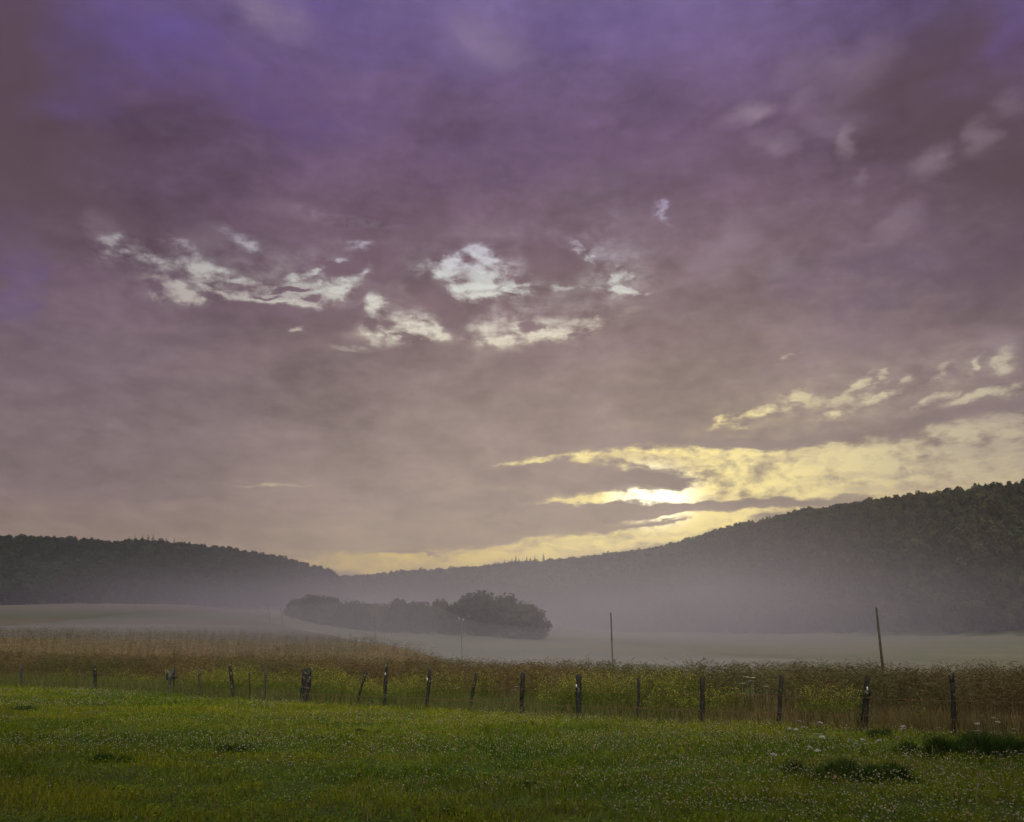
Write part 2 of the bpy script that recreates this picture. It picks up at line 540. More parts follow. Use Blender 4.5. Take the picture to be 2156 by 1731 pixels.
def plain(name, col, rough=0.5, metal=0.0, var=0.25, scale=20):
    m, b, out = material(name)
    t = b.new('ShaderNodeTexCoord')
    n = b.noise(t.outputs['Object'], scale, 4, 0.6)
    c2 = tuple(x * (1 - var) for x in col[:3]) + (1,)
    p = b.new('ShaderNodeBsdfPrincipled')
    b.put(p.inputs['Base Color'], b.mix(n, c2, col))
    p.inputs['Roughness'].default_value = rough
    p.inputs['Metallic'].default_value = metal
    m.node_tree.links.new(p.outputs[0], out.inputs['Surface'])
    return m


M_POST = wood("weathered_wood", (0.007, 0.006, 0.006, 1), (0.018, 0.016, 0.015, 1), (0.048, 0.043, 0.040, 1))
M_POST_DARK = wood("dark_wood", (0.008, 0.007, 0.006, 1), (0.018, 0.015, 0.013, 1), (0.035, 0.03, 0.027, 1))
M_POST_PALE = wood("pale_wood", (0.016, 0.016, 0.015, 1), (0.038, 0.040, 0.036, 1), (0.07, 0.073, 0.065, 1))
M_POLE = wood("pole_wood", (0.012, 0.008, 0.006, 1), (0.025, 0.018, 0.013, 1), (0.05, 0.036, 0.028, 1))
M_POLE_PALE = wood("grey_pole_wood", (0.03, 0.028, 0.026, 1), (0.06, 0.056, 0.052, 1), (0.09, 0.085, 0.08, 1))
M_BARK = wood("bark", (0.03, 0.025, 0.02, 1), (0.06, 0.05, 0.04, 1), (0.10, 0.085, 0.07, 1))
M_PORC = plain("porcelain", (0.5, 0.5, 0.5, 1), 0.25, 0, 0.08)
M_RUST = plain("rusty_wire", (0.16, 0.08, 0.045, 1), 0.8, 0.3, 0.5, 60)
M_STEEL = plain("dull_steel", (0.20, 0.20, 0.20, 1), 0.5, 0.8, 0.3, 40)

# ================================================================== terrain
SKY_L = [(-600, 1128), (0, 1130), (60, 1128), (200, 1134), (270, 1131), (400, 1141), (500, 1156), (590, 1173), (680, 1192), (730, 1210)]
SKY_R = [(730, 1210), (850, 1198), (1000, 1190), (1100, 1181), (1250, 1166), (1400, 1150), (1450, 1136), (1550, 1106), (1600, 1096),
         (1700, 1072), (1800, 1058), (1900, 1042), (2000, 1028), (2156, 1012), (2600, 985)]
RIDGE_R = [(730, 1700), (1100, 1400), (1400, 1150), (1700, 900), (2156, 650), (2600, 600)]
FOOT_R = [(730, 1150), (1100, 750), (1400, 520), (1700, 430), (2156, 400), (2600, 380)]
RIDGE_L = [(-600, 760), (0, 800), (590, 900), (730, 1000)]
FOOT_L = [(-600, 480), (0, 500), (590, 600), (730, 720)]
TREE_H = 12.0


def ip(tab, u):
    return float(np.interp(u, [t[0] for t in tab], [t[1] for t in tab]))


def zat(u, v, y):
    return EYE + ray(u, v)[1] * y


NEAR = [(-50, -0.1), (0, 0.0), (10, 0.0), (20, 0.1), (30, 0.2)]
COLS = {
    -600: [(40, .3), (60, .8), (100, 'v1343'), (140, 'v1324'), (180, 'v1305'), (250, 'v1290'), (350, 'v1280'), (480, 'v1271')],
    0: [(40, .3), (60, .7), (100, 'v1345'), (140, 'v1325'), (180, 'v1305'), (250, 'v1291'), (350, 'v1281'), (480, 'v1272')],
    300: [(40, .3), (60, .65), (100, 'v1347'), (140, 'v1328'), (180, 'v1308'), (250, 'v1291'), (350, 'v1281'), (490, 'v1274')],
    450: [(40, .3), (60, .6), (100, 'v1350'), (140, 'v1331'), (190, 'v1306'), (250, 'v1295'), (350, 'v1288'), (500, 'v1280')],
    590: [(40, .3), (60, .55), (100, 'v1356'), (140, 'v1332'), (180, 'v1313'), (230, 'v1316'), (310, 'v1300'), (420, 'v1293'), (560, 'v1285')],
    680: [(40, .3), (60, .5), (100, 'v1358'), (135, 'v1335'), (150, 'v1333'), (200, 'v1342'), (310, 'v1317'), (420, 'v1305'), (600, 'v1290')],
    800: [(40, .28), (60, .45), (85, 'v1361'), (110, 'v1352'), (140, 'v1362'), (180, 'v1358'), (285, 'v1331'), (400, 'v1315'), (700, 'v1292')],
    900: [(40, .26), (60, .4), (80, 'v1376'), (100, 'v1378'), (150, 'v1368'), (260, 'v1336'), (400, 'v1318'), (700, 'v1296')],
    1000: [(40, .24), (60, .3), (80, 0.0), (110, -.6), (136, -.5), (180, 1.4), (245, 'v1339'), (400, 'v1322'), (700, 'v1300')],
    1150: [(40, .22), (55, .2), (80, -.6), (110, -.9), (150, .2), (235, 'v1346'), (350, 'v1336'), (640, 'v1310')],
    1300: [(38, .2), (50, .1), (80, -1.4), (107, -1.4), (160, .4), (250, 'v1352'), (380, 'v1342'), (520, 'v1332')],
    1600: [(34, .2), (40, .12), (60, -1.5), (90, -2.0), (200, 'v1374'), (300, 'v1355'), (440, 'v1340')],
    1850: [(32, .2), (37, .12), (60, -1.7), (80, -2.2), (200, 'v1377'), (300, 'v1356'), (410, 'v1341')],
    2156: [(31, .2), (36, .12), (60, -1.8), (80, -2.3), (200, 'v1378'), (300, 'v1356'), (390, 'v1342')],
    2600: [(31, .2), (36, .12), (60, -1.8), (80, -2.3), (200, 'v1378'), (300, 'v1356'), (370, 'v1342')],
}
Yg = np.concatenate([np.linspace(-50, 8, 12), np.geomspace(10, 2700, 330)])
Ug = np.array(sorted(COLS))
Rg = np.array([ray(u, 1380)[0] for u in Ug])
fine_u = np.linspace(-600, 2600, 161)
fine_r = np.array([ray(u, 1380)[0] for u in fine_u])
ZL = []
for u in Ug:
    pts = list(NEAR)
    for y, z in COLS[u]:
        pts.append((y, zat(u, int(z[1:]), y) if isinstance(z, str) else z))
    ZL.append((pts[-1], np.interp(np.log(np.maximum(Yg, 1)), [math.log(max(p[0], 1)) for p in pts], [p[1] for p in pts])))
ZV = np.array([z for _, z in ZL])
TAB = np.zeros((len(fine_u), len(Yg)))
for j in range(len(Yg)):
    TAB[:, j] = np.interp(fine_u, Ug, ZV[:, j])
# hills
for i, u in enumerate(fine_u):
    base = TAB[i].copy()
    if u <= 735:
        yf, yr = ip(FOOT_L, u), ip(RIDGE_L, u)
        zf = np.interp(yf, Yg, base)
        zr = zat(u, ip(SKY_L, u), yr) - TREE_H
        s = np.clip((Yg - yf) / (yr - yf), 0, 1)
        up = zf + (zr - zf) * (0.85 * s + 0.15 * s * s * (3 - 2 * s))
        down = np.clip((Yg - yr) / 500, 0, 1)
        base = np.where(Yg > yf, up * (1 - 0.55 * down), base)
    else:
        k = np.clip((u - 735) / 45.0, 0, 1)
    if u >= 650:
        yf, yr = ip(FOOT_R, u), ip(RIDGE_R, max(u, 730))
        zf = np.interp(min(yf, 700), Yg, base) if u > 735 else 60
        vs = ip(SKY_R, max(u, 730))
        zr = zat(u, vs, yr) - TREE_H
        s = np.clip((Yg - yf) / (yr - yf), 0, 1)
        up = zf + (zr - zf) * (0.8 * s + 0.2 * s * s * (3 - 2 * s))
        down = np.clip((Yg - yr) / 600, 0, 1)
        hill = up * (1 - 0.4 * down)
        base = np.where(Yg > yf, np.maximum(base, hill) if u <= 735 else hill, base)
    TAB[i] = base
# gentle smoothing across and along
for _ in range(2):
    t = TAB.copy()
    t[1:-1] = 0.25 * TAB[:-2] + 0.5 * TAB[1:-1] + 0.25 * TAB[2:]
    TAB = t
    t = TAB.copy()
    t[:, 1:-1] = 0.25 * TAB[:, :-2] + 0.5 * TAB[:, 1:-1] + 0.25 * TAB[:, 2:]
    TAB = t


def ground(x, y):
    x = np.asarray(x, dtype=float); y = np.asarray(y, dtype=float)
    r = x / np.maximum(y, 8)
    fi = np.clip(np.interp(r, fine_r, np.arange(len(fine_r))), 0, len(fine_r) - 1.001)
    fj = np.clip(np.interp(y, Yg, np.arange(len(Yg))), 0, len(Yg) - 1.001)
    i, j = fi.astype(int), fj.astype(int)
    a, b = fi - i, fj - j
    z = TAB[i, j] * (1 - a) * (1 - b) + TAB[i + 1, j] * a * (1 - b) + TAB[i, j + 1] * (1 - a) * b + TAB[i + 1, j + 1] * a * b
    bump = 0.05 * (fbm(x * 0.45, y * 0.45, 3, 3) - 0.5) + 0.10 * (fbm(x * 0.12, y * 0.12, 9, 2) - 0.5)
    far = np.clip(y / 400, 0, 1) * 5 * (fbm(x * 0.012, y * 0.012, 31, 3) - 0.5) * (y > 420)
    return z + bump + far


FENCE_A, FENCE_B = 0.732, 26.36       # the fence runs along y + A*x = B


def fence_y(x):
    return FENCE_B - FENCE_A * x


# ground sheet
ry_ = np.concatenate([np.linspace(-60, 9, 16), np.geomspace(10, 2700, 340)])
sx_ = np.linspace(-1.15, 1.15, 300)
YY, SS = np.meshgrid(ry_, sx_, indexing='ij')
XX = SS * (np.maximum(YY, 0) + 55)
ZZ = ground(XX, YY)
Vt = np.stack([XX, YY, ZZ], -1).reshape(-1, 3)
nr, nc = YY.shape
idx = np.arange(nr * nc).reshape(nr, nc)
Ft = np.stack([idx[:-1, :-1], idx[:-1, 1:], idx[1:, 1:], idx[1:, :-1]], -1).reshape(-1, 4)
me = mesh_np("ground", Vt, [Ft], smooth=True)
# kinds of ground: 0 meadow, 1 crop soil, 2 dry field on the knoll, 3 green strip, 4 pale valley pasture, 5 wood floor
cxy = Vt[Ft].mean(1)
fx_, fy_ = cxy[:, 0], cxy[:, 1]
fr_ = fx_ / np.maximum(fy_, 8)
wob = (fbm(fx_ * 0.02, fy_ * 0.02, 5, 3) - 0.5)
fu = 1078 + fr_ * FPX * 1.036
knoll_edge = np.interp(fu, [560, 600, 680, 800, 900, 1000, 1150, 1300, 1600, 2156], [200, 182, 150, 110, 95, 75, 62, 52, 44, 40])
mi = np.zeros(len(Ft), dtype=np.int32)
beyond = fy_ > fence_y(fx_) + 1.2
mi[beyond] = 1
mi[(fy_ > 105 + 20 * wob) & beyond] = 2
mi[(fy_ > 195 + 30 * wob) & (fu < 600)] = 3
mi[(fy_ > 265 + 50 * wob) & (fu < 600)] = 2
mi[(fu >= 560) & (fy_ > knoll_edge + 4 * wob)] = 4
footl = np.interp(fu, [t[0] for t in FOOT_L], [t[1] for t in FOOT_L])
footr = np.interp(fu, [t[0] for t in FOOT_R], [t[1] for t in FOOT_R])
mi[(fu < 735) & (fy_ > footl)] = 5
mi[(fu >= 735) & (fy_ > footr)] = 5
me.polygons.foreach_set("material_index", mi)


def field(name, c1, c2, c3, s1, s2, streak=None):
    m, b, out = material(name)
    g = b.new('ShaderNodeNewGeometry')
    p = g.outputs['Position']
    mp = b.new('ShaderNodeMapping')
    b.put(mp.inputs['Vector'], p)
    mp.inputs['Scale'].default_value = streak or (1, 1, 1)
    n1 = b.noise(mp.outputs[0], s1, 6, 0.6)
    n2 = b.noise(p, s2, 5, 0.65)
    c = b.mix(b.smooth(n1, 0.35, 0.65), c1, c2)
    c = b.mix(b.smooth(n2, 0.45, 0.7), c, c3)
    d = b.new('ShaderNodeBsdfDiffuse')
    b.put(d.inputs['Color'], c)
    m.node_tree.links.new(d.outputs[0], out.inputs['Surface'])
    return m


for m in (field("meadow_soil", (0.035, 0.05, 0.015, 1), (0.06, 0.08, 0.02, 1), (0.05, 0.045, 0.02, 1), 0.8, 6),
          field("crop_soil", (0.09, 0.06, 0.03, 1), (0.13, 0.09, 0.045, 1), (0.06, 0.05, 0.025, 1), 0.5, 3),
          field("dry_field", (0.066, 0.056, 0.046, 1), (0.080, 0.068, 0.054, 1), (0.05, 0.043, 0.036, 1), 0.12, 0.9, (0.3, 1, 1)),
          field("green_strip", (0.050, 0.054, 0.040, 1), (0.058, 0.060, 0.044, 1), (0.044, 0.048, 0.036, 1), 0.05, 0.5, (0.2, 1, 1)),
          field("valley_pasture", (0.080, 0.078, 0.050, 1), (0.105, 0.098, 0.064, 1), (0.058, 0.060, 0.036, 1), 0.03, 0.4, (0.2, 1, 1)),
          field("wood_floor", (0.03, 0.035, 0.015, 1), (0.045, 0.05, 0.02, 1), (0.03, 0.025, 0.015, 1), 0.05, 0.3)):
    me.materials.append(m)
og = bpy.data.objects.new("ground", me)
COL.objects.link(og)
tag(og, "meadow, fields and hill slopes of a shallow valley", None, None, 'structure')


# ================================================================== trees
def crown_template(seed, n=260, lobes=8, size=0.24, tall=1.0, flat_bottom=True):
    """foliage of one crown in unit size (radius about 1): many leaf-clump faces over uneven lobes, plus an opaque twiggy core"""
    r_ = np.random.default_rng(seed)
    cen, rad = [], []
    for k in range(lobes):
        a = r_.random() * 2 * math.pi
        h = r_.uniform(-0.45, 0.65)
        d = r_.uniform(0.15, 0.62) * math.sqrt(max(0.1, 1 - h * h))
        cen.append((math.cos(a) * d, math.sin(a) * d, h * tall))
        rad.append(r_.uniform(0.34, 0.56))
    cen.append((0, 0, 0)); rad.append(0.7)
    cen, rad = np.array(cen), np.array(rad)
    k = r_.integers(0, len(cen), n * 2)
    nrm = r_.normal(size=(n * 2, 3)); nrm /= np.linalg.norm(nrm, axis=1)[:, None]
    pos = cen[k] + nrm * (rad[k] * r_.uniform(0.8, 1.12, n * 2))[:, None]
    # keep the outermost
    inside = np.zeros(len(pos), bool)
    for c, ra in zip(cen, rad):
        inside |= np.linalg.norm(pos - c, axis=1) < ra * 0.78
    pos, nrm = pos[~inside][:n], nrm[~inside][:n]
    m = len(pos)
    nn = nrm + r_.normal(scale=0.55, size=(m, 3)); nn[:, 2] += 0.25
    nn /= np.linalg.norm(nn, axis=1)[:, None]
    t = np.cross(nn, r_.normal(size=(m, 3))); t /= np.linalg.norm(t, axis=1)[:, None]
    b = np.cross(nn, t)
    s = (size * r_.uniform(0.6, 1.35, m))[:, None]
    a1 = r_.uniform(0.6, 1.0, m)[:, None]
    V = np.stack([pos - t * s * 0.5, pos - b * s * 0.5 * a1, pos + t * s * 0.6, pos + b * s * 0.5 * a1], 1).reshape(-1, 3)
    Q = np.arange(m * 4).reshape(m, 4)
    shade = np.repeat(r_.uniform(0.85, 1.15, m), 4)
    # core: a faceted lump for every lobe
    for c, ra in zip(cen, rad):
        th = np.linspace(0, 2 * math.pi, 7)[:-1]
        rings = []
        for ph in (-0.7, 0.1, 0.8):
            rings.append(np.stack([np.cos(th) * math.cos(ph), np.sin(th) * math.cos(ph), np.full(6, math.sin(ph))], 1))
        v = np.concatenate(rings + [np.array([[0, 0, -1.0], [0, 0, 1.0]])]) * ra * 0.82 + c
        base = len(V)
        q = []
        for j in range(2):
            for i in range(6):
                q.append((base + j * 6 + i, base + j * 6 + (i + 1) % 6, base + (j + 1) * 6 + (i + 1) % 6, base + (j + 1) * 6 + i))
        for i in range(6):
            q.append((base + 12 + i, base + 12 + (i + 1) % 6, base + 19, base + 19))
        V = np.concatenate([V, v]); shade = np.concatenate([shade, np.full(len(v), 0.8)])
        Q = np.concatenate([Q, np.array(q[:12])])
    return V, Q, shade


TEMPL = [crown_template(100 + i, 300, 8, 0.26) for i in range(7)]
TEMPL_FAR = [crown_template(200 + i, 110, 6, 0.42) for i in range(5)]


def forest(name, xs, ys, templ, rad0, rad1, label, hue, seed):
    r_ = np.random.default_rng(seed)
    zs = ground(xs, ys)
    Vs, Qs, Cs, n = [], [], [], 0
    cols = np.array(hue)
    for x, y, z in zip(xs, ys, zs):
        V, Q, sh = templ[r_.integers(len(templ))]
        rr = rad0 + (rad1 - rad0) * r_.random() ** 1.6
        hh = rr * r_.uniform(0.95, 1.35)
        a = r_.random() * 6.28
        c, s = math.cos(a), math.sin(a)
        W_ = np.empty_like(V)
        W_[:, 0] = (V[:, 0] * c - V[:, 1] * s) * rr + x
        W_[:, 1] = (V[:, 0] * s + V[:, 1] * c) * rr + y
        W_[:, 2] = V[:, 2] * hh + z + TREE_H - hh * 0.95 + r_.uniform(-2.5, 1.5)
        Vs.append(W_); Qs.append(Q + n); n += len(V)
        base = cols[r_.integers(len(cols))] * r_.uniform(0.6, 1.4)
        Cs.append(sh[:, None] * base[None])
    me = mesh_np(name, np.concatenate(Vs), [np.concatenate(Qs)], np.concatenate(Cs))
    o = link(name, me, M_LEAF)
    tag(o, label, None, None, 'stuff')
    return o


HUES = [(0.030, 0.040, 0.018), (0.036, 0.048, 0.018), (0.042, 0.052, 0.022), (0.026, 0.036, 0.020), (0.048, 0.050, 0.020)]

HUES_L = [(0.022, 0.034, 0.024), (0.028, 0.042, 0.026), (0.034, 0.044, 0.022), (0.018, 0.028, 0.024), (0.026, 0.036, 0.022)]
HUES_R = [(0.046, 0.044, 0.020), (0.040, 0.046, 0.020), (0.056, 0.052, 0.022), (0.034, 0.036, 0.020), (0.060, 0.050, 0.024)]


def scatter_hill(u0, u1, foot, ridge, spacing, seed, back=50, y_lo=0, y_hi=9e9):
    r_ = np.random.default_rng(seed)
    xs, ys = [], []
    ymin, ymax = min(t[1] for t in foot), max(t[1] for t in ridge) + back
    y = ymin
    while y < ymax:
        sp = spacing * (1 + 0.5 * max(0, (y - 700) / 800))
        ra, rb = ray(u0, 1380)[0], ray(u1, 1380)[0]
        n = int((rb - ra) * y / sp)
        x = ra * y + (np.arange(n) + r_.random(n) * 0.9) * sp
        yy = y + r_.uniform(-0.5, 0.5, n) * sp
        u = 1078 + x / yy * FPX * 1.036
        f = np.interp(u, [t[0] for t in foot], [t[1] for t in foot])
        g = np.interp(u, [t[0] for t in ridge], [t[1] for t in ridge])
        k = (yy > f + 2) & (yy < g + back) & (yy > y_lo) & (yy < y_hi)
        xs.append(x[k]); ys.append(yy[k])
        y += sp * 0.85
    return np.concatenate(xs), np.concatenate(ys)


x, y = scatter_hill(-640, 742, FOOT_L, RIDGE_L, 7.6, 1)
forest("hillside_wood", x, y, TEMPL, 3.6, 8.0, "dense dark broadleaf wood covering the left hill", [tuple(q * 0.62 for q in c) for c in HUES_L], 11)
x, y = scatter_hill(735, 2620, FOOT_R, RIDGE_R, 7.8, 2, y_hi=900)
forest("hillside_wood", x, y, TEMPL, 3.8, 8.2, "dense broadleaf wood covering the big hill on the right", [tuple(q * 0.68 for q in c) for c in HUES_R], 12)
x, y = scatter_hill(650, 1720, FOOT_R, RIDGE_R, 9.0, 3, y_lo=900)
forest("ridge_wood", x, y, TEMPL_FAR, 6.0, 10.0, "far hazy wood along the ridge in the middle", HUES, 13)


# spruces that stand out on the left skyline, and on the far ridge
def spruce_mesh(seed):
    r_ = np.random.default_rng(seed)
    V, Q, sh = [], [], []
    for lv in range(15):
        f = lv / 14
        for k in range(int(16 - 11 * f)):
            a = r_.random() * 6.28
            L = (1 - f) ** 0.9 * 0.26 * r_.uniform(0.75, 1.15) + 0.012
            z = 0.10 + f * 0.9 + r_.uniform(-0.02, 0.02)
            dz_ = -L * 0.45
            w = L * 0.42
            c, s = math.cos(a), math.sin(a)
            b = len(V)
            V += [(0, 0, z), (c * L * .55 - s * w, s * L * .55 + c * w, z + dz_ * .5), (c * L, s * L, z + dz_), (c * L * .55 + s * w, s * L * .55 - c * w, z + dz_ * .5)]
            Q.append((b, b + 1, b + 2, b + 3))
            sh += [r_.uniform(.7, 1.2)] * 4
    V.append((0, 0, 1.04)); sh.append(1)
    return np.array(V), np.array(Q), np.array(sh)


def spruce(x, y, h, seed, label, group):
    z = float(ground(x, y))
    root = empty("spruce_tree", (x, y, z))
    tag(root, label, "spruce tree", group)
    V, Q, sh = spruce_mesh(seed)
    c = sh[:, None] * np.array([[0.03, 0.045, 0.022]])
    link("crown", mesh_np("spruce_crown", V * np.array([[h, h, h]]), [Q], c), M_LEAF, root)
    tv, tq, tt = tube([(0, 0, 0), (0, 0, h * 0.5), (0, 0, h * 0.96)], [h * .016, h * .011, h * .003], 6)
    link("trunk", mesh_np("spruce_trunk", tv, [tq, tt]), M_BARK, root)


for i, (u, h) in enumerate([(246, 16.5), (258, 18), (274, 19.5), (286, 18.5), (297, 19.5), (318, 17.5), (326, 17), (344, 17.5), (360, 16.5)]):
    yy = ip(RIDGE_L, u) - 6 + (i % 3) * 7
    spruce(ray(u, 1380)[0] * yy, yy, h, 300 + i, "pointed dark spruce tree standing above the wood on the left skyline", "spruces on the left skyline")
for i, u in enumerate([1062, 1070, 1078, 1086, 1093, 1101, 1110, 1118, 1127, 1146, 1160, 1208]):
    yy = ip(RIDGE_R, u) - 10 + (i % 3) * 8
    spruce(ray(u, 1380)[0] * yy, yy, [21, 18, 22, 24, 21, 19, 22, 20, 23, 24, 19, 18][i], 330 + i, "small pointed spruce tree on the far hazy ridge in the middle", "spruces on the far ridge")


# the clump of trees in the mist
def broad_tree(u, vtop, vbase, wpx, depth, seed, label):
    rx_, _ = ray(u, vbase)
    x = rx_ * depth
    z = float(ground(x, depth))
    ztop = zat(u, vtop, depth)
    h = max(4.0, ztop - z)
    rad = wpx / 2 / FPX * depth * 1.02
    root = empty("broadleaf_tree", (x, depth, z))
    tag(root, label, "tree", "trees of the misty clump")
    r_ = np.random.default_rng(seed)
    V, Q, sh = crown_template(seed, 900, 12, 0.17)
    zmin, zmax = V[:, 2].min(), V[:, 2].max()
    xm = np.abs(V[:, :2]).max()
    C = V.copy()
    C[:, :2] *= rad / xm * 1.12
    # crowns hang almost to the ground
    C[:, 2] = (V[:, 2] - zmin) / (zmax - zmin) * h * 0.97 + h * 0.03
    V2, Q2, sh2 = crown_template(seed + 77, 420, 9, 0.2)
    D = V2.copy()
    D[:, :2] *= rad / np.abs(V2[:, :2]).max() * 1.2
    D[:, 2] = (V2[:, 2] - V2[:, 2].min()) / (V2[:, 2].max() - V2[:, 2].min()) * h * 0.52 - h * 0.04
    Q = np.concatenate([Q, Q2 + len(C)])
    C = np.concatenate([C, D]); sh = np.concatenate([sh, sh2])
    base = np.array(HUES[r_.integers(len(HUES))]) * r_.uniform(0.5, 1.2)
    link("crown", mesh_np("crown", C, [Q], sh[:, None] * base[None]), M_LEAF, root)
    A = Acc()
    A.add(*tube([(0, 0, -0.3), (0.1, 0, h * .25), (-0.1, .1, h * .55), (0, 0, h * .8)], [h * .03, h * .024, h * .015, h * .005], 8, 0.1, seed))
    for k in range(5):
        a = k * 1.3 + r_.random()
        z0 = h * r_.uniform(.25, .5)
        A.add(*tube([(0, 0, z0), (math.cos(a) * rad * .35, math.sin(a) * rad * .35, z0 + h * .14), (math.cos(a) * rad * .7, math.sin(a) * rad * .7, z0 + h * .26)], [h * .012, h * .008, h * .002], 6))
    link("trunk", A.mesh("trunk"), M_BARK, root)


CLUMP = [
    (1132, 1292, 1345, 56, 232, "low rounded tree at the right-hand end of the misty clump"),
    (1100, 1264, 1344, 92, 238, "broad rounded tree with the right shoulder of the misty clump"),
    (1058, 1248, 1342, 80, 246, "second tallest round-topped tree of the misty clump, right of the tallest"),
    (1006, 1243, 1340, 96, 248, "tallest, broadest dome-shaped tree of the misty clump"),
    (958, 1264, 1338, 64, 250, "tree tucked against the left side of the tallest dome-shaped tree"),
    (928, 1258, 1337, 46, 262, "slim tree with a small pointed top, second left of the tallest tree"),
    (897, 1266, 1336, 60, 262, "low even-topped tree in the dip at the middle of the misty clump"),
    (866, 1264, 1334, 50, 268, "small tree left of the dip at the middle of the misty clump"),
    (832, 1259, 1333, 62, 272, "tree with a peaked top near the middle of the misty clump"),
    (798, 1268, 1331, 56, 280, "lowest tree of the misty clump, behind the third power pole from the right"),
    (765, 1263, 1329, 66, 286, "flat-topped tree left of the lowest tree of the misty clump"),
    (728, 1264, 1326, 66, 294, "flat-topped tree in the left half of the misty clump"),
    (695, 1252, 1322, 72, 302, "rounded tree on the left shoulder of the misty clump"),
    (660, 1250, 1317, 70, 312, "broad pale tree near the left end of the misty clump"),
    (632, 1258, 1308, 52, 330, "faint tree second from the left end of the misty clump"),
    (614, 1266, 1302, 36, 345, "smallest, faintest tree at the left end of the misty clump"),
]
for i, (u, vt, vb, w, d, lab) in enumerate(CLUMP):
    broad_tree(u, vt, vb, w, d, 500 + i, lab)

# ================================================================== power poles across the valley
POLES = [
    (1845, 1280, 1857, 77, "tall leaning bare wooden pole, nearest and rightmost of the pole line", False),
    (1286, 1291, 1290, 107, "leaning bare wooden pole in front of the pale field right of the tree clump", False),
    (971, 1297, 973, 136, "thin pole with two white insulators in front of the tallest tree", True),
    (788, 1298, 790, 166, "thin pale pole in front of the lowest tree of the clump", False),
    (591, 1281, 592, 205, "faint pole just left of the tree clump, right one of two", False),
    (565, 1275, 565, 225, "faintest pole left of the tree clump, left one of two", False),
]
for i, (ut, vt, ub, d, lab, ins) in enumerate(POLES):
    xb, xt = ray(ub, 1385)[0] * d, ray(ut, vt)[0] * d
    zb = float(ground(xb, d))
    zt = zat(ut, vt, d)
    root = empty("power_pole", (xb, d, zb))
    tag(root, lab, "pole", "line of wooden poles across the valley")
    # the line leans: extend the visible slope down to the ground
    dzv = zt - EYE
    lean = (xt - xb) * (zt - zb) / max(2.0, dzv + 0.0) if abs(xt - xb) > 0.01 else 0.0
    lean = (xt - xb)
    H = zt - zb
    A = Acc().add(*tube([(0, 0, -0.3), (lean * .5, 0, H * .5), (lean, 0, H)], [[0.13, 0.105, 0.08], [0.11, 0.09, 0.07], [0.10, 0.08, 0.06]][min(i, 2)], 10, 0.04, i))
    link("shaft", A.mesh("pole_shaft", True), M_POLE if i < 2 else M_POLE_PALE, root)
    if ins:
        for sx, dz_ in ((-0.32, 0.0), (0.32, -0.25)):
            br = Acc().add(*tube([(lean, 0, H - .5 + dz_), (lean + sx * .8, 0, H - .5 + dz_), (lean + sx, 0, H - .38 + dz_)], [.018, .018, .018], 6))
            bo = link("bracket", br.mesh("pole_bracket"), M_STEEL, root)
            pi_ = Acc().add(*tube([(lean + sx, 0, H - .40 + dz_), (lean + sx, 0, H - .34 + dz_), (lean + sx, 0, H - .27 + dz_), (lean + sx, 0, H - .2 + dz_)], [.055, .085, .05, .06], 8))
            link("insulator", pi_.mesh("pole_insulator"), M_PORC, bo)
    else:
        cp = Acc().add(*tube([(lean, 0, H - .02), (lean, 0, H + .03), (lean, 0, H + .1)], [.10, .10, .01], 10))
        link("cap", cp.mesh("pole_cap"), M_STEEL, root)


# ================================================================== fence posts
K = 2156 / 2500
# (base u, base v, top u, top v in 2500 px units, width px at base, width px at top, material, extras, label)
POSTS = [
    (52, 1680, 51, 1619, 6, 5, 'pale', '', "thin pale grey fence post in the dark weeds, leftmost of the row"),
    (234, 1684, 232, 1622, 8, 6, 'dark', 'point', "dark pointed fence post standing upright, second from the left edge"),
    (414, 1690, 417, 1637, 12, 14, 'pale', 'peg', "short pale fence post with a dark knobbly top and a side peg"),
    (426, 1692, 426, 1627, 3, 3, 'mid', '', "thin stick standing close beside the short post with a peg"),
    (489, 1690, 487, 1632, 4, 5, 'pale', '', "slim whitish stake half hidden in weeds, left of the dark leaning post"),
    (574, 1706, 562, 1627, 9, 9, 'dark', '', "black fence post leaning to the left, beside yellow-green weeds"),
    (613, 1706, 608, 1643, 3, 3, 'mid', '', "very thin grey stake just right of the black leaning post"),
    (644, 1710, 649, 1634, 5, 5, 'pale', '', "thin pale grey fence post left of the thick stump post"),
    (748, 1707, 751, 1634, 21, 19, 'mid', 'stump', "thick split stump-like post bound with wire"),
    (864, 1706, 897, 1636, 6, 5, 'mid', 'bent', "thin crooked post leaning far to the right"),
    (933, 1714, 948, 1618, 7, 6, 'mid', 'crook insul', "tall thin crooked post with a white insulator, right of the far-leaning post"),
    (1040, 1735, 1050, 1634, 9, 9, 'mid', 'insul', "grey fence post with white insulator, leaning slightly right, pale weeds behind"),
    (1141, 1740, 1163, 1643, 6, 8, 'mid', 'flat', "slim grey post with a flat cut top leaning to the right"),
    (1272, 1730, 1277, 1644, 8, 10, 'mid', 'dark_top', "fence post with dark upper half in the tallest yellow-green weeds"),
    (1413, 1752, 1413, 1648, 12, 12, 'mid', 'insul', "sturdy upright grey post near the middle, wire stapled to it"),
    (1557, 1766, 1559, 1656, 7, 6, 'mid', '', "slim upright post between the two sturdy upright posts"),
    (1713, 1766, 1715, 1655, 11, 11, 'mid', '', "sturdy dark grey upright post left of the white flowering umbel"),
    (1897, 1776, 1908, 1650, 8, 9, 'mid', '', "grey post leaning slightly right above the white flowers"),
    (2103, 1788, 2118, 1651, 17, 11, 'dark', 'ivy insul', "thick dark post widening at its base with leaves and a white insulator"),
    (2324, 1776, 2325, 1644, 12, 10, 'dark', 'fork', "dark post with forked top, rightmost of the row"),
]
MATS = {'pale': M_POST_PALE, 'mid': M_POST, 'dark': M_POST_DARK}
post_info = []
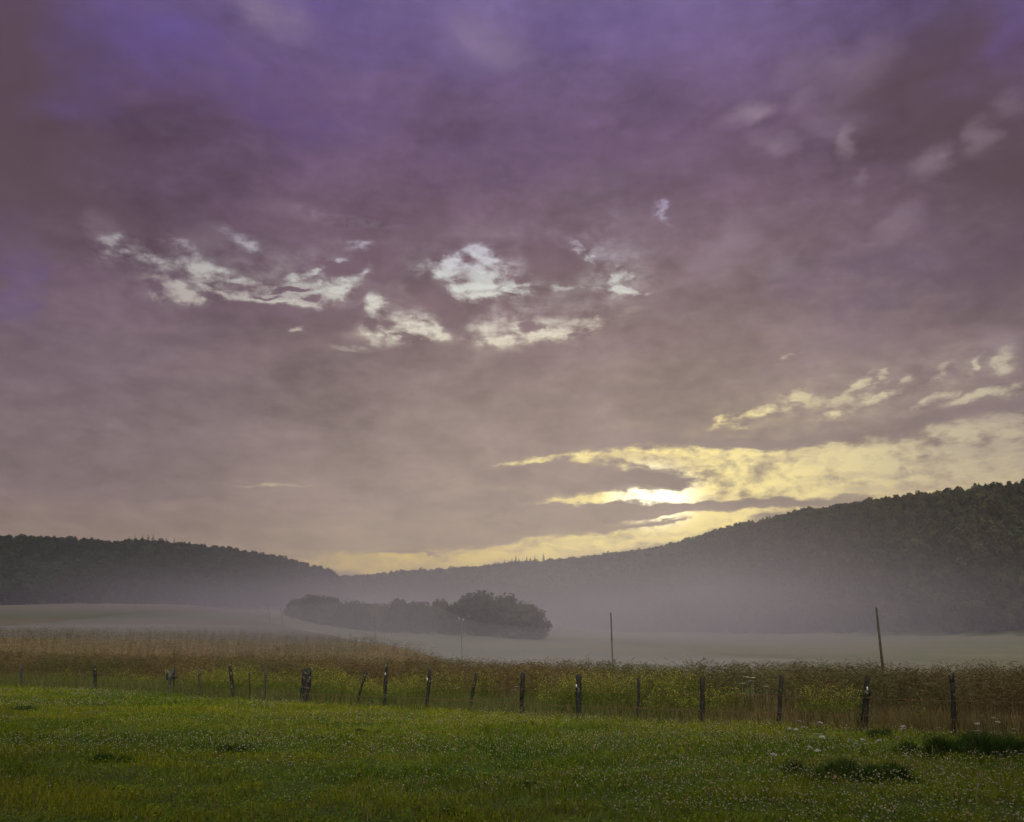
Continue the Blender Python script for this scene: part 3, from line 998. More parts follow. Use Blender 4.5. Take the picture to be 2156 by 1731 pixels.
for i, (ub, vb, ut, vt, wb, wt_, mk, ex, lab) in enumerate(POSTS):
    rb, _ = ray(ub * K, vb * K)
    y = FENCE_B / (1 + FENCE_A * rb)
    if wb <= 4:
        y += 0.25
    x = rb * y
    zg = float(ground(x, y))
    rt, tt = ray(ut * K, vt * K)
    xt, zt = rt * y, EYE + tt * y
    H = zt - zg
    lx = xt - x
    pxm = y * 1.03 / FPX * K
    r0, r1 = wb * pxm / 2, wt_ * pxm / 2
    root = empty("fence_post", (x, y, zg))
    tag(root, lab, "fence post", "old wooden fence posts")
    r_ = np.random.default_rng(40 + i)
    N = 9
    path, rad = [], []
    for k in range(N):
        f = k / (N - 1)
        ox = lx * f
        if 'bent' in ex:
            ox = lx * (f ** 0.8) - 0.05 * math.sin(f * 3.1)
        if 'crook' in ex:
            ox = lx * f + 0.035 * math.sin(f * 5) - (0.02 if 0.4 < f < 0.7 else 0)
        ox += r_.uniform(-1, 1) * r0 * 0.10
        path.append((ox, r_.uniform(-1, 1) * r0 * 0.1, -0.25 + f * (H + 0.25)))
        rr = r0 + (r1 - r0) * f
        if 'peg' in ex:
            rr = r0 * (0.55 if f < 0.65 else 1.05)
        if 'point' in ex:
            rr = r0 * (1 if f < 0.75 else max(0.25, 1 - (f - 0.75) * 3.2))
        if 'ivy' in ex and f < 0.55:
            rr *= 1.12
        if 'crook' in ex and 0.60 < f < 0.72:
            rr *= 1.3
        rad.append(rr * r_.uniform(0.94, 1.06))
    path_top = path[-1]
    sides = 14 if wb > 9 else 9
    A = Acc()
    if 'fork' in ex:
        A.add(*tube(path[:8], rad[:8], sides, 0.16, i))
        bx, by, bz = path[7]
        A.add(*tube([(bx - .01, by, bz - .08), (bx - r1 * .7, by, bz + .08), (bx - r1 * 1.1, by, H)], [r1 * .7, r1 * .5, r1 * .38], 8, 0.1, i))
        A.add(*tube([(bx + .01, by, bz - .08), (bx + r1 * .7, by, bz + .10), (bx + r1 * 1.2, by, H + .02)], [r1 * .7, r1 * .5, r1 * .34], 8, 0.1, i + 1))
    else:
        V, Q, T = tube(path, rad, sides, 0.16, i)
        # uneven, split top
        top = np.arange(len(V) - 2 - sides + 0, len(V) - 2)
        V[(N - 1) * sides:N * sides, 2] += r_.uniform(-1, 1, sides) * min(0.05, r1 * .6)
        A.add(V, Q, T)
    sh = link("shaft", A.mesh("post_shaft"), MATS[mk], root)
    if 'stump' in ex:
        S = Acc().add(*tube([(-r0 * 1.12, 0, H * .1), (-r0 * 1.15, .02, H * .6), (-r0 * .98, .02, H * 1.04)], [.05, .035, .008], 6, .2, 3))
        so_ = link("split_piece", S.mesh("post_split"), M_POST_DARK, root)
        for hz in (0.46, 0.72):
            th = np.linspace(0, 2 * math.pi, 19)
            cx_ = lx * hz
            ring = [(cx_ + math.cos(t) * r0 * 1.16, math.sin(t) * r0 * 1.16, H * hz - 0.012 * math.cos(t) * 3) for t in th]
            link("wire_binding", Acc().add(*tube(ring, [.007] * 19, 6)).mesh("post_binding"), M_RUST, root)
    if 'peg' in ex:
        P_ = Acc().add(*tube([(lx * .9, 0, H * .74), (lx * .9 + .13, 0, H * .745), (lx * .9 + .26, 0.01, H * .735)], [.022, .024, .026], 7, .1, 4))
        link("side_peg", P_.mesh("post_peg"), M_POST_DARK, root)
        P_ = Acc().add(*tube([(lx * .8 - .06, 0, H * .62), (lx - .07, 0, H * .80), (lx - .01, 0, H * .98), (lx, 0, H * 1.01)], [.07, .10, .09, .04], 8, .3, 5))
        link("knobbly_top", P_.mesh("post_knob"), M_POST_DARK, root)
    if 'dark_top' in ex:
        P_ = Acc().add(*tube([(p[0], p[1], p[2]) for p in path[4:]], [q * 1.07 for q in rad[4:]], 10, .12, 6))
        link("dark_bark", P_.mesh("post_bark"), M_POST_DARK, root)
    if 'insul' in ex:
        f = 0.74 if 'ivy' not in ex else 0.76
        px_, pz_ = path[0][0] + lx * f, H * f
        rr = r0 + (r1 - r0) * f
        side_ = -1 if 'ivy' not in ex else 0.2
        yy_ = -rr * 1.0
        I_ = Acc().add(*tube([(px_ + side_ * rr * .9, yy_, pz_ - .035), (px_ + side_ * rr * .9, yy_, pz_), (px_ + side_ * rr * .9, yy_, pz_ + .02), (px_ + side_ * rr * .9, yy_, pz_ + .05)], [.012, .020, .013, .016], 10))
        link("insulator", I_.mesh("post_insulator"), M_PORC, root)
    if 'ivy' in ex:
        n = 90
        zz = r_.uniform(0.1, H * .7, n)
        th = r_.uniform(0, 6.28, n)
        c0 = np.stack([lx * zz / H + np.cos(th) * r0 * 1.1, np.sin(th) * r0 * 1.1, zz], 1)
        t = r_.normal(size=(n, 3)) * .022; b_ = r_.normal(size=(n, 3)) * .018
        V = np.stack([c0 - t, c0 - b_, c0 + t, c0 + b_], 1).reshape(-1, 3)
        colr = np.repeat(np.array([[0.04, 0.06, 0.02]]) * r_.uniform(.6, 1.3, (n, 1)), 4, 0)
        link("climbing_leaves", mesh_np("post_leaves", V, [np.arange(n * 4).reshape(n, 4)], colr), M_WEED, root)
    post_info.append((x, y, zg, lx, H, r0, wb))

# wires strung from post to post
strong = [p for p in post_info if p[6] > 4]
for frac_h, rad_, lab in ((0.30, 0.006, "rusty lower fence wire strung low across all the posts"),
                          (0.66, 0.005, "thin upper fence wire strung across all the posts")):
    pts = []
    for a, b in zip(strong[:-1], strong[1:]):
        A0 = Vector((a[0] + a[3] * frac_h * 0.9, a[1] - a[5] * 1.02, a[2] + frac_h * 1.05))
        B0 = Vector((b[0] + b[3] * frac_h * 0.9, b[1] - b[5] * 1.02, b[2] + frac_h * 1.05))
        for k in range(6):
            f = k / 6
            p = A0.lerp(B0, f)
            p.z -= 0.05 * 4 * f * (1 - f) * min(1, (B0 - A0).length / 4)
            pts.append(tuple(p))
    pts.append(tuple(B0))
    end = Vector(pts[-1]) + Vector((6.0, -4.4, 0.0))
    pts.append(tuple(end))
    o = link("fence_wire", Acc().add(*tube(pts, [rad_] * len(pts), 5)).mesh("fence_wire"), M_RUST)
    tag(o, lab, "wire", "fence wires")


# ================================================================== plants of the field and meadow
def blades(x, y, z, h, w, bend, colr, r_, tipc=None):
    """grass blades: 5 vertices, one quad and one triangle each"""
    n = len(x)
    a = r_.uniform(0, 2 * math.pi, n)
    fa = r_.uniform(0, 2 * math.pi, n)
    dx_, dy_ = np.cos(a) * bend * h, np.sin(a) * bend * h
    wx, wy = np.cos(fa) * w * 0.5, np.sin(fa) * w * 0.5
    V = np.empty((n, 5, 3), dtype=np.float32)
    V[:, 0] = np.stack([x - wx, y - wy, z], 1)
    V[:, 1] = np.stack([x + wx, y + wy, z], 1)
    mx_, my_, mz_ = x + dx_ * 0.32, y + dy_ * 0.32, z + h * 0.6
    V[:, 2] = np.stack([mx_ + wx * .8, my_ + wy * .8, mz_], 1)
    V[:, 3] = np.stack([mx_ - wx * .8, my_ - wy * .8, mz_], 1)
    V[:, 4] = np.stack([x + dx_, y + dy_, z + h * np.sqrt(np.maximum(0.1, 1 - 0.5 * bend ** 2))], 1)
    i = np.arange(n) * 5
    Q = np.stack([i, i + 1, i + 2, i + 3], 1)
    T = np.stack([i + 3, i + 2, i + 4], 1)
    C = np.repeat(colr, 5, 0)
    if tipc is not None:
        C = C.reshape(n, 5, 3); C[:, 4] = tipc; C = C.reshape(-1, 3)
    return V.reshape(-1, 3), Q, T, C


def merge(parts, name, mat, label):
    Vs, Qs, Ts, Cs, n = [], [], [], [], 0
    for V, Q, T, C in parts:
        Vs.append(V); Cs.append(C)
        if Q is not None and len(Q):
            Qs.append(Q + n)
        if T is not None and len(T):
            Ts.append(T + n)
        n += len(V)
    f = []
    if Qs:
        f.append(np.concatenate(Qs))
    if Ts:
        f.append(np.concatenate(Ts))
    o = link(name, mesh_np(name, np.concatenate(Vs), f, np.concatenate(Cs)), mat)
    tag(o, label, None, None, 'stuff')
    return o


def wedge(n, y0, y1, r_, rmax=0.66, power=0.0):
    yy = y0 + (y1 - y0) * r_.random(n) ** (1 + power)
    return r_.uniform(-rmax, rmax, n) * yy, yy


# --- meadow grass
r_ = np.random.default_rng(21)
n = 600000
x, y = wedge(n, 8.0, 50, r_, 0.80)
k = y < fence_y(x) + 1.0
x, y = x[k], y[k]
z = ground(x, y)
pat = fbm(x * 0.55, y * 0.8, 17, 4)
pat2 = fbm(x * 0.16, y * 0.22, 23, 3)
lush = np.clip((pat - 0.5) * 4, -1, 1)
clump = np.clip((fbm(x * 1.5, y * 1.9, 19, 3) - 0.32) / 0.36, 0, 1)
h = (0.3 + 1.15 * clump) * (0.075 + 0.05 * (lush + 1) * 0.5 + 0.05 * np.clip(pat2 - .45, 0, 1)) * r_.uniform(0.55, 1.35, len(x))
w = 0.0045 + 0.00032 * (y - 8) + r_.uniform(0, 0.003, len(x))
g1, g2, g3 = np.array([0.052, 0.105, 0.008]), np.array([0.215, 0.215, 0.014]), np.array([0.24, 0.18, 0.045])
f = np.clip(0.35 + 0.35 * clump + 0.55 * (pat2 - 0.5) * 3 - 0.40 * lush + r_.normal(0, 0.22, len(x)), 0, 1)[:, None]
c = g1 * (1 - f) + g2 * f
dry = (r_.random(len(x)) < 0.10)[:, None]
c = np.where(dry, g3, c) * r_.uniform(0.75, 1.25, (len(x), 1))
grass_parts = [blades(x, y, z - 0.005, h, w, r_.uniform(0.35, 1.15, len(x)), c, r_)]
# clover and broad leaves low in the sward
n = 270000
x, y = wedge(n, 8.0, 50, r_, 0.80)
k = (y < fence_y(x) + 0.3) & (r_.random(n) < 0.35 + 0.65 * (fbm(x * .5, y * .7, 41, 3) > 0.45))
x, y = x[k], y[k]
n = len(x)
z = ground(x, y) + r_.uniform(0.03, 0.12, n) * (0.4 + 0.9 * np.clip((fbm(x * 1.5, y * 1.9, 19, 3) - 0.32) / 0.36, 0, 1))
s = r_.uniform(0.008, 0.016, n) * (1 + (y - 9) * 0.025)
nn = r_.normal(scale=0.42, size=(n, 3)); nn[:, 2] += 1; nn /= np.linalg.norm(nn, axis=1)[:, None]
t = np.cross(nn, r_.normal(size=(n, 3))); t /= np.linalg.norm(t, axis=1)[:, None]
b = np.cross(nn, t)
p0 = np.stack([x, y, z], 1)
V = np.stack([p0 - t * s[:, None], p0 - b * s[:, None], p0 + t * s[:, None], p0 + b * s[:, None]], 1).reshape(-1, 3)
c = (np.array([[0.080, 0.135, 0.010]]) * r_.uniform(0.5, 1.5, (n, 1))) + np.array([[0.09, 0.06, 0.0]]) * (r_.random((n, 1)) < 0.3)
grass_parts.append((V, np.arange(n * 4).reshape(n, 4), None, np.repeat(c, 4, 0)))
n = 5200
x, y = wedge(n, 9, 40, r_)
k = (y < fence_y(x) + 0.5) & (fbm(x * .35, y * .45, 141, 3) > 0.50)
x, y = x[k], y[k]
n = len(x)
z = ground(x, y)
h = r_.uniform(0.20, 0.42, n)
grass_parts.append(blades(x, y, z, h, np.full(n, .0035), r_.uniform(.05, .4, n), np.array([[0.15, 0.14, 0.05]]) * r_.uniform(.7, 1.2, (n, 1)), r_))
for q in range(3):
    grass_parts.append(blades(x + r_.normal(0, .012, n), y + r_.normal(0, .012, n), z + h * (.72 + .08 * q), h * .22, np.full(n, .008), r_.uniform(.1, .7, n), np.array([[0.21, 0.165, 0.085]]) * r_.uniform(.7, 1.2, (n, 1)), r_))
merge(grass_parts, "meadow_grass", M_GRASS, "short green meadow grass and clover leaves in the foreground")

# --- clover blossoms
r_ = np.random.default_rng(22)
n = 40000
x, y = wedge(n, 8.7, 40, r_)
den = np.clip((fbm(x * .28, y * .35, 55, 3) - 0.36) * 4, 0.05, 1)
k = (y < fence_y(x) - 0.6) & (r_.random(n) < den)
x, y = x[k], y[k]
n = len(x)
z = ground(x, y)
hh = r_.uniform(0.09, 0.20, n)
rad = r_.uniform(0.007, 0.0125, n) * (1 + (y - 9) * 0.012)
octv = np.array([(1, 0, 0), (0, 1, 0), (-1, 0, 0), (0, -1, 0), (0, 0, 1.0), (0, 0, -.8), (.6, .6, .5), (-.6, .6, .5), (-.6, -.6, .5), (.6, -.6, .5)])
octf = np.array([(0, 6, 4), (6, 1, 4), (1, 7, 4), (7, 2, 4), (2, 8, 4), (8, 3, 4), (3, 9, 4), (9, 0, 4), (0, 1, 6), (1, 2, 7), (2, 3, 8), (3, 0, 9), (1, 0, 5), (2, 1, 5), (3, 2, 5), (0, 3, 5)])
p0 = np.stack([x, y, z + hh], 1)
V = (p0[:, None, :] + octv[None] * rad[:, None, None]).reshape(-1, 3)
T = (octf[None] + (np.arange(n) * 10)[:, None, None]).reshape(-1, 3)
tint = r_.random((n, 1))
c = np.where(tint < 0.62, np.array([[0.40, 0.37, 0.27]]), np.where(tint < 0.85, np.array([[0.36, 0.27, 0.22]]), np.array([[0.28, 0.20, 0.07]]))) * r_.uniform(.7, 1.15, (n, 1))
parts = [(V, None, T, np.repeat(c, 10, 0))]
parts.append(blades(x, y, z, hh, np.full(n, 0.004), np.zeros(n) + 0.02, np.tile(np.array([[0.07, 0.11, 0.03]]), (n, 1)), r_))
merge(parts, "clover_blossoms", M_FLOWER, "small whitish and pinkish clover blossoms dotted over the meadow")


# --- darker grass tussocks standing in the meadow
def tussock(u, v, wpx, hpx, nb, label, seed, dark=1.0):
    rr, t = ray(u, v)
    y = (0.12 - EYE) / t
    x = rr * y
    z = float(ground(x, y))
    r_ = np.random.default_rng(seed)
    hw = wpx / FPX * y / 2
    hh = hpx / FPX * y
    ns = 7 if nb < 5000 else 16
    sx = r_.uniform(-0.75, 0.75, ns) * hw
    sy = r_.uniform(-0.5, 0.5, ns) * hw * 0.8
    sh_ = r_.uniform(0.45, 1.0, ns) * (1 - 0.35 * np.abs(sx) / hw)
    si = r_.integers(0, ns, nb)
    q = np.abs(r_.normal(0, 0.36, nb))
    a = r_.uniform(0, 6.28, nb)
    kq = 1.0 if nb < 5000 else 0.6
    lx, ly = sx[si] + np.cos(a) * q * hw * 0.62 * kq, sy[si] + np.sin(a) * q * hw * 0.5 * kq
    px, py = x + lx, y + ly
    h = hh * sh_[si] * np.clip(1.0 - 0.75 * q, 0.2, 1) * r_.uniform(0.45, 1.2, nb)
    c = np.array([[0.036, 0.066, 0.014]]) * dark * r_.uniform(0.6, 1.5, (nb, 1)) + np.array([[0.03, 0.028, 0.0]]) * (r_.random((nb, 1)) < .2)
    V, Q, T, C = blades(px, py, ground(px, py) - .01, h, r_.uniform(.007, .013, nb), r_.uniform(.2, .8, nb), c, r_)
    V = V - np.array([[x, y, z]], dtype=np.float32)
    o = link("grass_tussock", mesh_np("grass_tussock", V, [Q, T], C), M_GRASS)
    o.location = (x, y, z)
    tag(o, label, "grass tussock", "dark grass tussocks in the meadow")


TUSS = [
    (1790, 1630, 250, 56, 9000, "largest dark green mound of rank grass, below the thick dark post on the right", 1.0),
    (500, 1582, 130, 26, 2600, "wide low dark green tussock in the left half of the meadow", 1.0),
    (238, 1598, 110, 26, 2400, "dark tussock towards the left edge of the meadow", 0.9),
    (678, 1520, 52, 14, 900, "small dark tussock below the thick stump post", 1.1),
    (775, 1541, 80, 14, 1200, "low dark tussock below the far-leaning crooked post", 1.1),
    (1095, 1528, 90, 16, 1300, "dark leafy tussock just in front of the fence near the middle", 1.2),
    (1110, 1648, 90, 22, 1700, "dark tussock in the middle of the near meadow", 1.1),
    (925, 1700, 120, 26, 2400, "dark tussock at the bottom of the meadow, left of the middle", 1.0),
    (1860, 1552, 110, 26, 2200, "dark tussock at the foot of the thick dark post", 1.0),
    (2050, 1588, 330, 66, 12000, "tall dark tussock among white umbels near the right edge", 0.9),
    (60, 1500, 120, 18, 1500, "low dark tussock at the far left of the meadow", 1.0),
    (1450, 1562, 90, 12, 1200, "slight dark tussock in front of the second sturdy upright post", 1.2),
    (640, 1452, 0, 0, 0, "", 1.0),
]
for i, (u, v, wp, hp, nb, lab, dk) in enumerate(TUSS):
    if nb:
        tussock(u, v, wp, hp, nb, lab, 800 + i, dk)


# --- tall dry crop beyond the fence
def crop_plants(x, y, h, nt, r_, twig_w, cbase):
    n = len(x)
    z = ground(x, y)
    pz_ = fbm(x * 0.22, y * 0.22, 151, 3)[:, None]
    c = cbase * r_.uniform(0.65, 1.35, (n, 1))
    c = c * np.where(pz_ < 0.46, np.array([[0.82, 0.98, 0.80]]), np.array([[1.04, 0.96, 0.92]])) * (0.7 + 0.6 * fbm(x * 0.5, y * 0.5, 161, 2)[:, None])
    a = r_.uniform(0, 6.28, n)
    lean = r_.uniform(0, 0.22, n)
    tx, ty = np.cos(a) * lean * h, np.sin(a) * lean * h
    parts = []
    sw = twig_w * 0.9
    fa = r_.uniform(0, 3.14, n)
    wx, wy = np.cos(fa) * sw / 2, np.sin(fa) * sw / 2
    V = np.stack([np.stack([x - wx, y - wy, z], 1), np.stack([x + wx, y + wy, z], 1), np.stack([x + tx, y + ty, z + h], 1)], 1).reshape(-1, 3)
    parts.append((V, None, np.arange(n * 3).reshape(n, 3), np.repeat(c * 0.85, 3, 0)))
    for k in range(nt):
        f = r_.uniform(0.25, 0.98, n)
        f = np.where(r_.random(n) < 0.7, 0.45 + 0.55 * (f - .25) / .73, f)
        b0 = np.stack([x + tx * f, y + ty * f, z + h * f], 1)
        aa = r_.uniform(0, 6.28, n)
        L = h * r_.uniform(0.10, 0.26, n)
        up = r_.uniform(-0.1, 0.9, n)
        d = np.stack([np.cos(aa), np.sin(aa), up], 1)
        d /= np.linalg.norm(d, axis=1)[:, None]
        e = b0 + d * L[:, None]
        sd = np.cross(d, r_.normal(size=(n, 3))); sd /= np.linalg.norm(sd, axis=1)[:, None]
        m_ = b0 + d * (L * 0.6)[:, None]
        V = np.stack([b0, m_ + sd * twig_w / 2, e, m_ - sd * twig_w / 2], 1).reshape(-1, 3)
        parts.append((V, np.arange(n * 4).reshape(n, 4), None, np.repeat(c * r_.uniform(0.7, 1.35, (n, 1)), 4, 0)))
    return parts


r_ = np.random.default_rng(31)
BR = np.array([[0.098, 0.075, 0.035]])
parts = []
# the edge along the fence, dense
n = 12500
s = r_.uniform(-50, 19, n)
off = 2.6 + 7.5 * r_.random(n) ** 1.3 + 0.8 * (fbm(s * .3, s * 0, 61, 2) - .5)
x = s + off * 0.59
y = fence_y(s) + off * 0.81
h = (0.82 + 0.62 * fbm(x * .35, y * .35, 71, 3)) * r_.uniform(0.75, 1.12, n)
parts += crop_plants(x, y, h, 16, r_, 0.013, BR)
# the body of the field
n = 40000
x, y = wedge(n, 26, 110, r_, 0.88, 0.5)
u = 1078 + x / y * FPX * 1.036
edge = np.interp(u, [560, 600, 680, 800, 900, 1000, 1150, 1300, 1600, 2156], [110, 108, 102, 86, 72, 64, 56, 48, 41, 37])
k = (y > fence_y(x) + 8) & (y < edge)
x, y = x[k], y[k]
h = (0.75 + 0.60 * fbm(x * .25, y * .25, 72, 3)) * r_.uniform(0.8, 1.15, len(x))
parts += crop_plants(x, y, h, 9, r_, 0.02, BR * np.array([[0.95, 1.0, 1.05]]))
merge(parts, "ripe_crop", M_CROP, "tall brown ripe crop standing beyond the fence")

# --- rank grass strip and weeds along the fence
r_ = np.random.default_rng(33)
n = 72000
s = r_.uniform(-48, 19, n)
off = r_.uniform(-0.5, 3.6, n)
x, y = s + off * .59, fence_y(s) + off * .81
z = ground(x, y)
h = r_.uniform(0.18, 0.55, n) * (0.5 + fbm(x * .6, y * .6, 81, 3))
right = np.clip((x - 2) / 4, 0, 1)[:, None]
c = (np.array([[0.09, 0.115, 0.03]]) * (1 - right) + np.array([[0.13, 0.10, 0.04]]) * right)
c = np.where(r_.random((n, 1)) < 0.35, np.array([[0.16, 0.125, 0.055]]), c) * r_.uniform(.6, 1.35, (n, 1))
merge([blades(x, y, z, h, r_.uniform(.006, .012, n), r_.uniform(.1, .7, n), c, r_)], "rank_grass", M_GRASS, "long half-dry grass along the foot of the fence")


def weeds(n, s0, s1, o0, o1, h0, h1, leaf, flower, seed, dens_seed, thr):
    r_ = np.random.default_rng(seed)
    s = r_.uniform(s0, s1, n)
    off = r_.uniform(o0, o1, n)
    x, y = s + off * .59, fence_y(s) + off * .81
    k = fbm(x * .5, y * .5, dens_seed, 2) > thr
    x, y = x[k], y[k]
    n = len(x)
    z = ground(x, y)
    h = r_.uniform(h0, h1, n) * (0.55 + 0.9 * fbm(x * .45, y * .45, dens_seed + 5, 2))
    parts = [blades(x, y, z, h, np.full(n, .012), r_.uniform(0, .25, n), np.tile(leaf * .8, (n, 1)), r_)]
    for j in range(12):
        f = r_.uniform(0.2, 1.0, n)
        p = np.stack([x + r_.normal(0, .05, n), y + r_.normal(0, .05, n), z + h * f], 1)
        sz = r_.uniform(.02, .05, n)[:, None] * (1.25 - .7 * f)[:, None]
        t = r_.normal(size=(n, 3)); t /= np.linalg.norm(t, axis=1)[:, None]
        b = np.cross(t, r_.normal(size=(n, 3))); b /= np.linalg.norm(b, axis=1)[:, None]
        V = np.stack([p - t * sz, p - b * sz * .45, p + t * sz, p + b * sz * .45], 1).reshape(-1, 3)
        cc = leaf[None] * r_.uniform(.6, 1.4, (n, 1))
        parts.append((V, np.arange(n * 4).reshape(n, 4), None, np.repeat(cc, 4, 0)))
    for j in range(5):
        p = np.stack([x + r_.normal(0, .06, n), y + r_.normal(0, .06, n), z + h * r_.uniform(.8, 1.08, n)], 1)
        sz = r_.uniform(.009, .018, n)[:, None]
        t = r_.normal(size=(n, 3)); t /= np.linalg.norm(t, axis=1)[:, None]
        b = np.cross(t, r_.normal(size=(n, 3))); b /= np.linalg.norm(b, axis=1)[:, None]
        V = np.stack([p - t * sz, p - b * sz, p + t * sz, p + b * sz], 1).reshape(-1, 3)
        cc = flower[None] * r_.uniform(.7, 1.2, (n, 1))
        parts.append((V, np.arange(n * 4).reshape(n, 4), None, np.repeat(cc, 4, 0)))
    return parts


LEAF_Y = np.array([0.115, 0.135, 0.024])
FLOW_Y = np.array([0.30, 0.27, 0.05])
wp = []
wp += weeds(4200, -13, 4.5, 0.5, 3.4, .45, 1.0, LEAF_Y, FLOW_Y, 51, 91, .42)
wp += weeds(1300, 3.0, 9.0, 0.7, 3.0, .35, .9, LEAF_Y * .9, FLOW_Y, 52, 92, .47)
wp += weeds(700, -24, -11, 0.5, 2.8, .35, .8, LEAF_Y * np.array([.9, .95, 1]), FLOW_Y, 53, 93, .47)
wp += weeds(800, 0.2, 3.6, 1.2, 3.6, .8, 1.25, LEAF_Y, FLOW_Y, 54, 94, .42)
merge(wp, "fence_weeds", M_WEED, "yellow-green flowering weeds growing just behind the fence")

# --- white umbels
def umbel_proto(h, seed):
    r_ = np.random.default_rng(seed)
    A, Cc = Acc(), []
    stem = Acc().add(*tube([(0, 0, 0), (.02, .01, h * .5), (0, 0, h * .93)], [.004, .0035, .003], 5))
    for k in range(9):
        a = k * .698
        stem.add(*tube([(0, 0, h * .93), (math.cos(a) * .035, math.sin(a) * .035, h * .985)], [.0018, .0014], 4, cap=False))
    n = 70
    a = r_.uniform(0, 6.28, n); q = np.sqrt(r_.random(n)) * .045
    p = np.stack([np.cos(a) * q, np.sin(a) * q, h - .012 * (q / .045) ** 2 + r_.uniform(-.003, .003, n)], 1)
    nn = r_.normal(scale=.35, size=(n, 3)); nn[:, 2] += 1
    t = np.cross(nn, r_.normal(size=(n, 3))); t /= np.linalg.norm(t, axis=1)[:, None]
    b = np.cross(nn, t); b /= np.linalg.norm(b, axis=1)[:, None]
    s = .0095
    V = np.stack([p - t * s, p - b * s, p + t * s, p + b * s], 1).reshape(-1, 3)
    fl = mesh_np("flower_head", V, [np.arange(n * 4).reshape(n, 4)], np.tile(np.array([[.38, .38, .35]]), (n * 4, 1)))
    fl.materials.append(M_FLOWER)
    st = stem.mesh("flower_stem")
    st.materials.append(M_STEM)
    return fl, st


M_STEM = plain("stem_green", (0.07, 0.10, 0.03, 1), 0.7)
PROTOS = [umbel_proto(hh_, 60 + i) for i, hh_ in enumerate((.38, .30, .46, .9))]
# (u, v of the flower head in 2500 px units, prototype)
UMB = [(1940, 1758, 0), (1990, 1760, 0), (1946, 1776, 1), (1970, 1773, 1), (1985, 1790, 1), (2003, 1793, 0), (2019, 1794, 1), (2042, 1801, 0), (2078, 1806, 1), (2076, 1812, 0),
       (2096, 1801, 1), (2155, 1805, 1), (2187, 1798, 0), (1963, 1819, 1), (1998, 1828, 1), (2213, 1770, 2), (2222, 1776, 2), (2300, 1774, 2), (2411, 1750, 2), (2392, 1764, 2), (2397, 1782, 2), (2460, 1777, 2), (2425, 1760, 2), (1882, 1839, 1), (1930, 1775, 1)]
for i, (u, v, pk) in enumerate(UMB):
    r0, t0 = ray(u * K, v * K)
    hh_ = (.38, .30, .46, .9)[pk]
    y = (0.1 + hh_ - EYE) / t0
    for _ in range(4):
        z = float(ground(r0 * y, y))
        y = (z + hh_ - EYE) / t0
    y = min(y, fence_y(r0 * y) + 2)
    x = r0 * y
    root = empty("umbel_flower", (x, y, float(ground(x, y))))
    root.rotation_euler = (0.25 * math.sin(i * 2.3), 0.25 * math.cos(i * 3.1), i * 1.7)
    tag(root, "small white flat-topped umbel flower in the grass near the right-hand fence posts", "wildflower", "white umbels in the meadow")
    fl, st = PROTOS[pk]
    link("stem", st, None, root)
    link("flower_head", fl, None, root)
for i, (u, v) in enumerate([(1822, 1652), (1834, 1662), (1838, 1654), (1812, 1668), (1871, 1675), (1262, 1676), (1255, 1684), (1110, 1680), (1118, 1678)]):
    r0, t0 = ray(u * K, v * K)
    y = (FENCE_B + 2.2 * 1.24) / (1 + FENCE_A * r0)
    x = r0 * y
    z = EYE + t0 * y - 0.9
    root = empty("umbel_flower", (x, y, float(ground(x, y))))
    zz = max(0.5, (EYE + t0 * y - float(ground(x, y))) / 0.9)
    root.scale = (1.6, 1.6, zz)
    root.rotation_euler = (0, 0, i * 1.1)
    tag(root, "tall white umbel flower behind the fence among the weeds", "wildflower", "tall white umbels behind the fence")
    fl, st = PROTOS[3]
    link("stem", st, None, root)
    link("flower_head", fl, None, root)


# ================================================================== air: haze over everything, mist lying in the valley
def box_mesh(name, lo, hi):
    V = [(x, y, z) for x in (lo[0], hi[0]) for y in (lo[1], hi[1]) for z in (lo[2], hi[2])]
    F = [(0, 1, 3, 2), (4, 6, 7, 5), (0, 4, 5, 1), (2, 3, 7, 6), (0, 2, 6, 4), (1, 5, 7, 3)]
    return mesh_np(name, np.array(V, dtype=float), [np.array(F)])


m, b, out = material("haze_air")
pv = b.new('ShaderNodeVolumePrincipled')
pv.inputs['Color'].default_value = (0.86, 0.86, 0.92, 1)
pv.inputs['Density'].default_value = 0.0001
pv.inputs['Anisotropy'].default_value = 0.65
m.node_tree.links.new(pv.outputs[0], out.inputs['Volume'])
zmin = float(ZZ.min())
o = link("haze", box_mesh("haze", (-3400, -120, zmin - 1), (3400, 2900, 260)), m)
tag(o, "thin morning haze filling the valley", None, None, 'stuff')

m, b, out = material("mist_air")
g = b.new('ShaderNodeNewGeometry')
px, py, pz = b.sep(g.outputs['Position'])
pv = b.new('ShaderNodeVolumePrincipled')
pv.inputs['Color'].default_value = (0.58, 0.56, 0.70, 1)
pv.inputs['Anisotropy'].default_value = 0.65
floor_z = b.m('ADD', b.m('MULTIPLY', b.m('MAXIMUM', b.m('SUBTRACT', py, 120.0), 0.0), 0.042), 1.0)
hgt = b.m('SUBTRACT', pz, floor_z)
nz = b.noise(b.vm('MULTIPLY', g.outputs['Position'], (1, 0.6, 2.5)), 0.006, 3, 0.5)
hgt = b.m('ADD', hgt, b.m('MULTIPLY', b.m('SUBTRACT', nz, 0.5), -44.0))
vert = b.smooth(hgt, -10.0, 34.0, 1.0, 0.0)
inn = b.smooth(py, 26.0, 150.0, 0.0, 1.0)
rat = b.m('DIVIDE', px, b.m('MAXIMUM', py, 30.0))
lat = b.m('MULTIPLY', b.smooth(rat, 0.12, 0.70, 1.0, 0.22), b.smooth(rat, -0.66, -0.16, 0.20, 1.0))
dn = b.m('MULTIPLY', b.m('MULTIPLY', vert, inn), lat)
b.put(pv.inputs['Density'], b.m('MULTIPLY', dn, 0.0044))
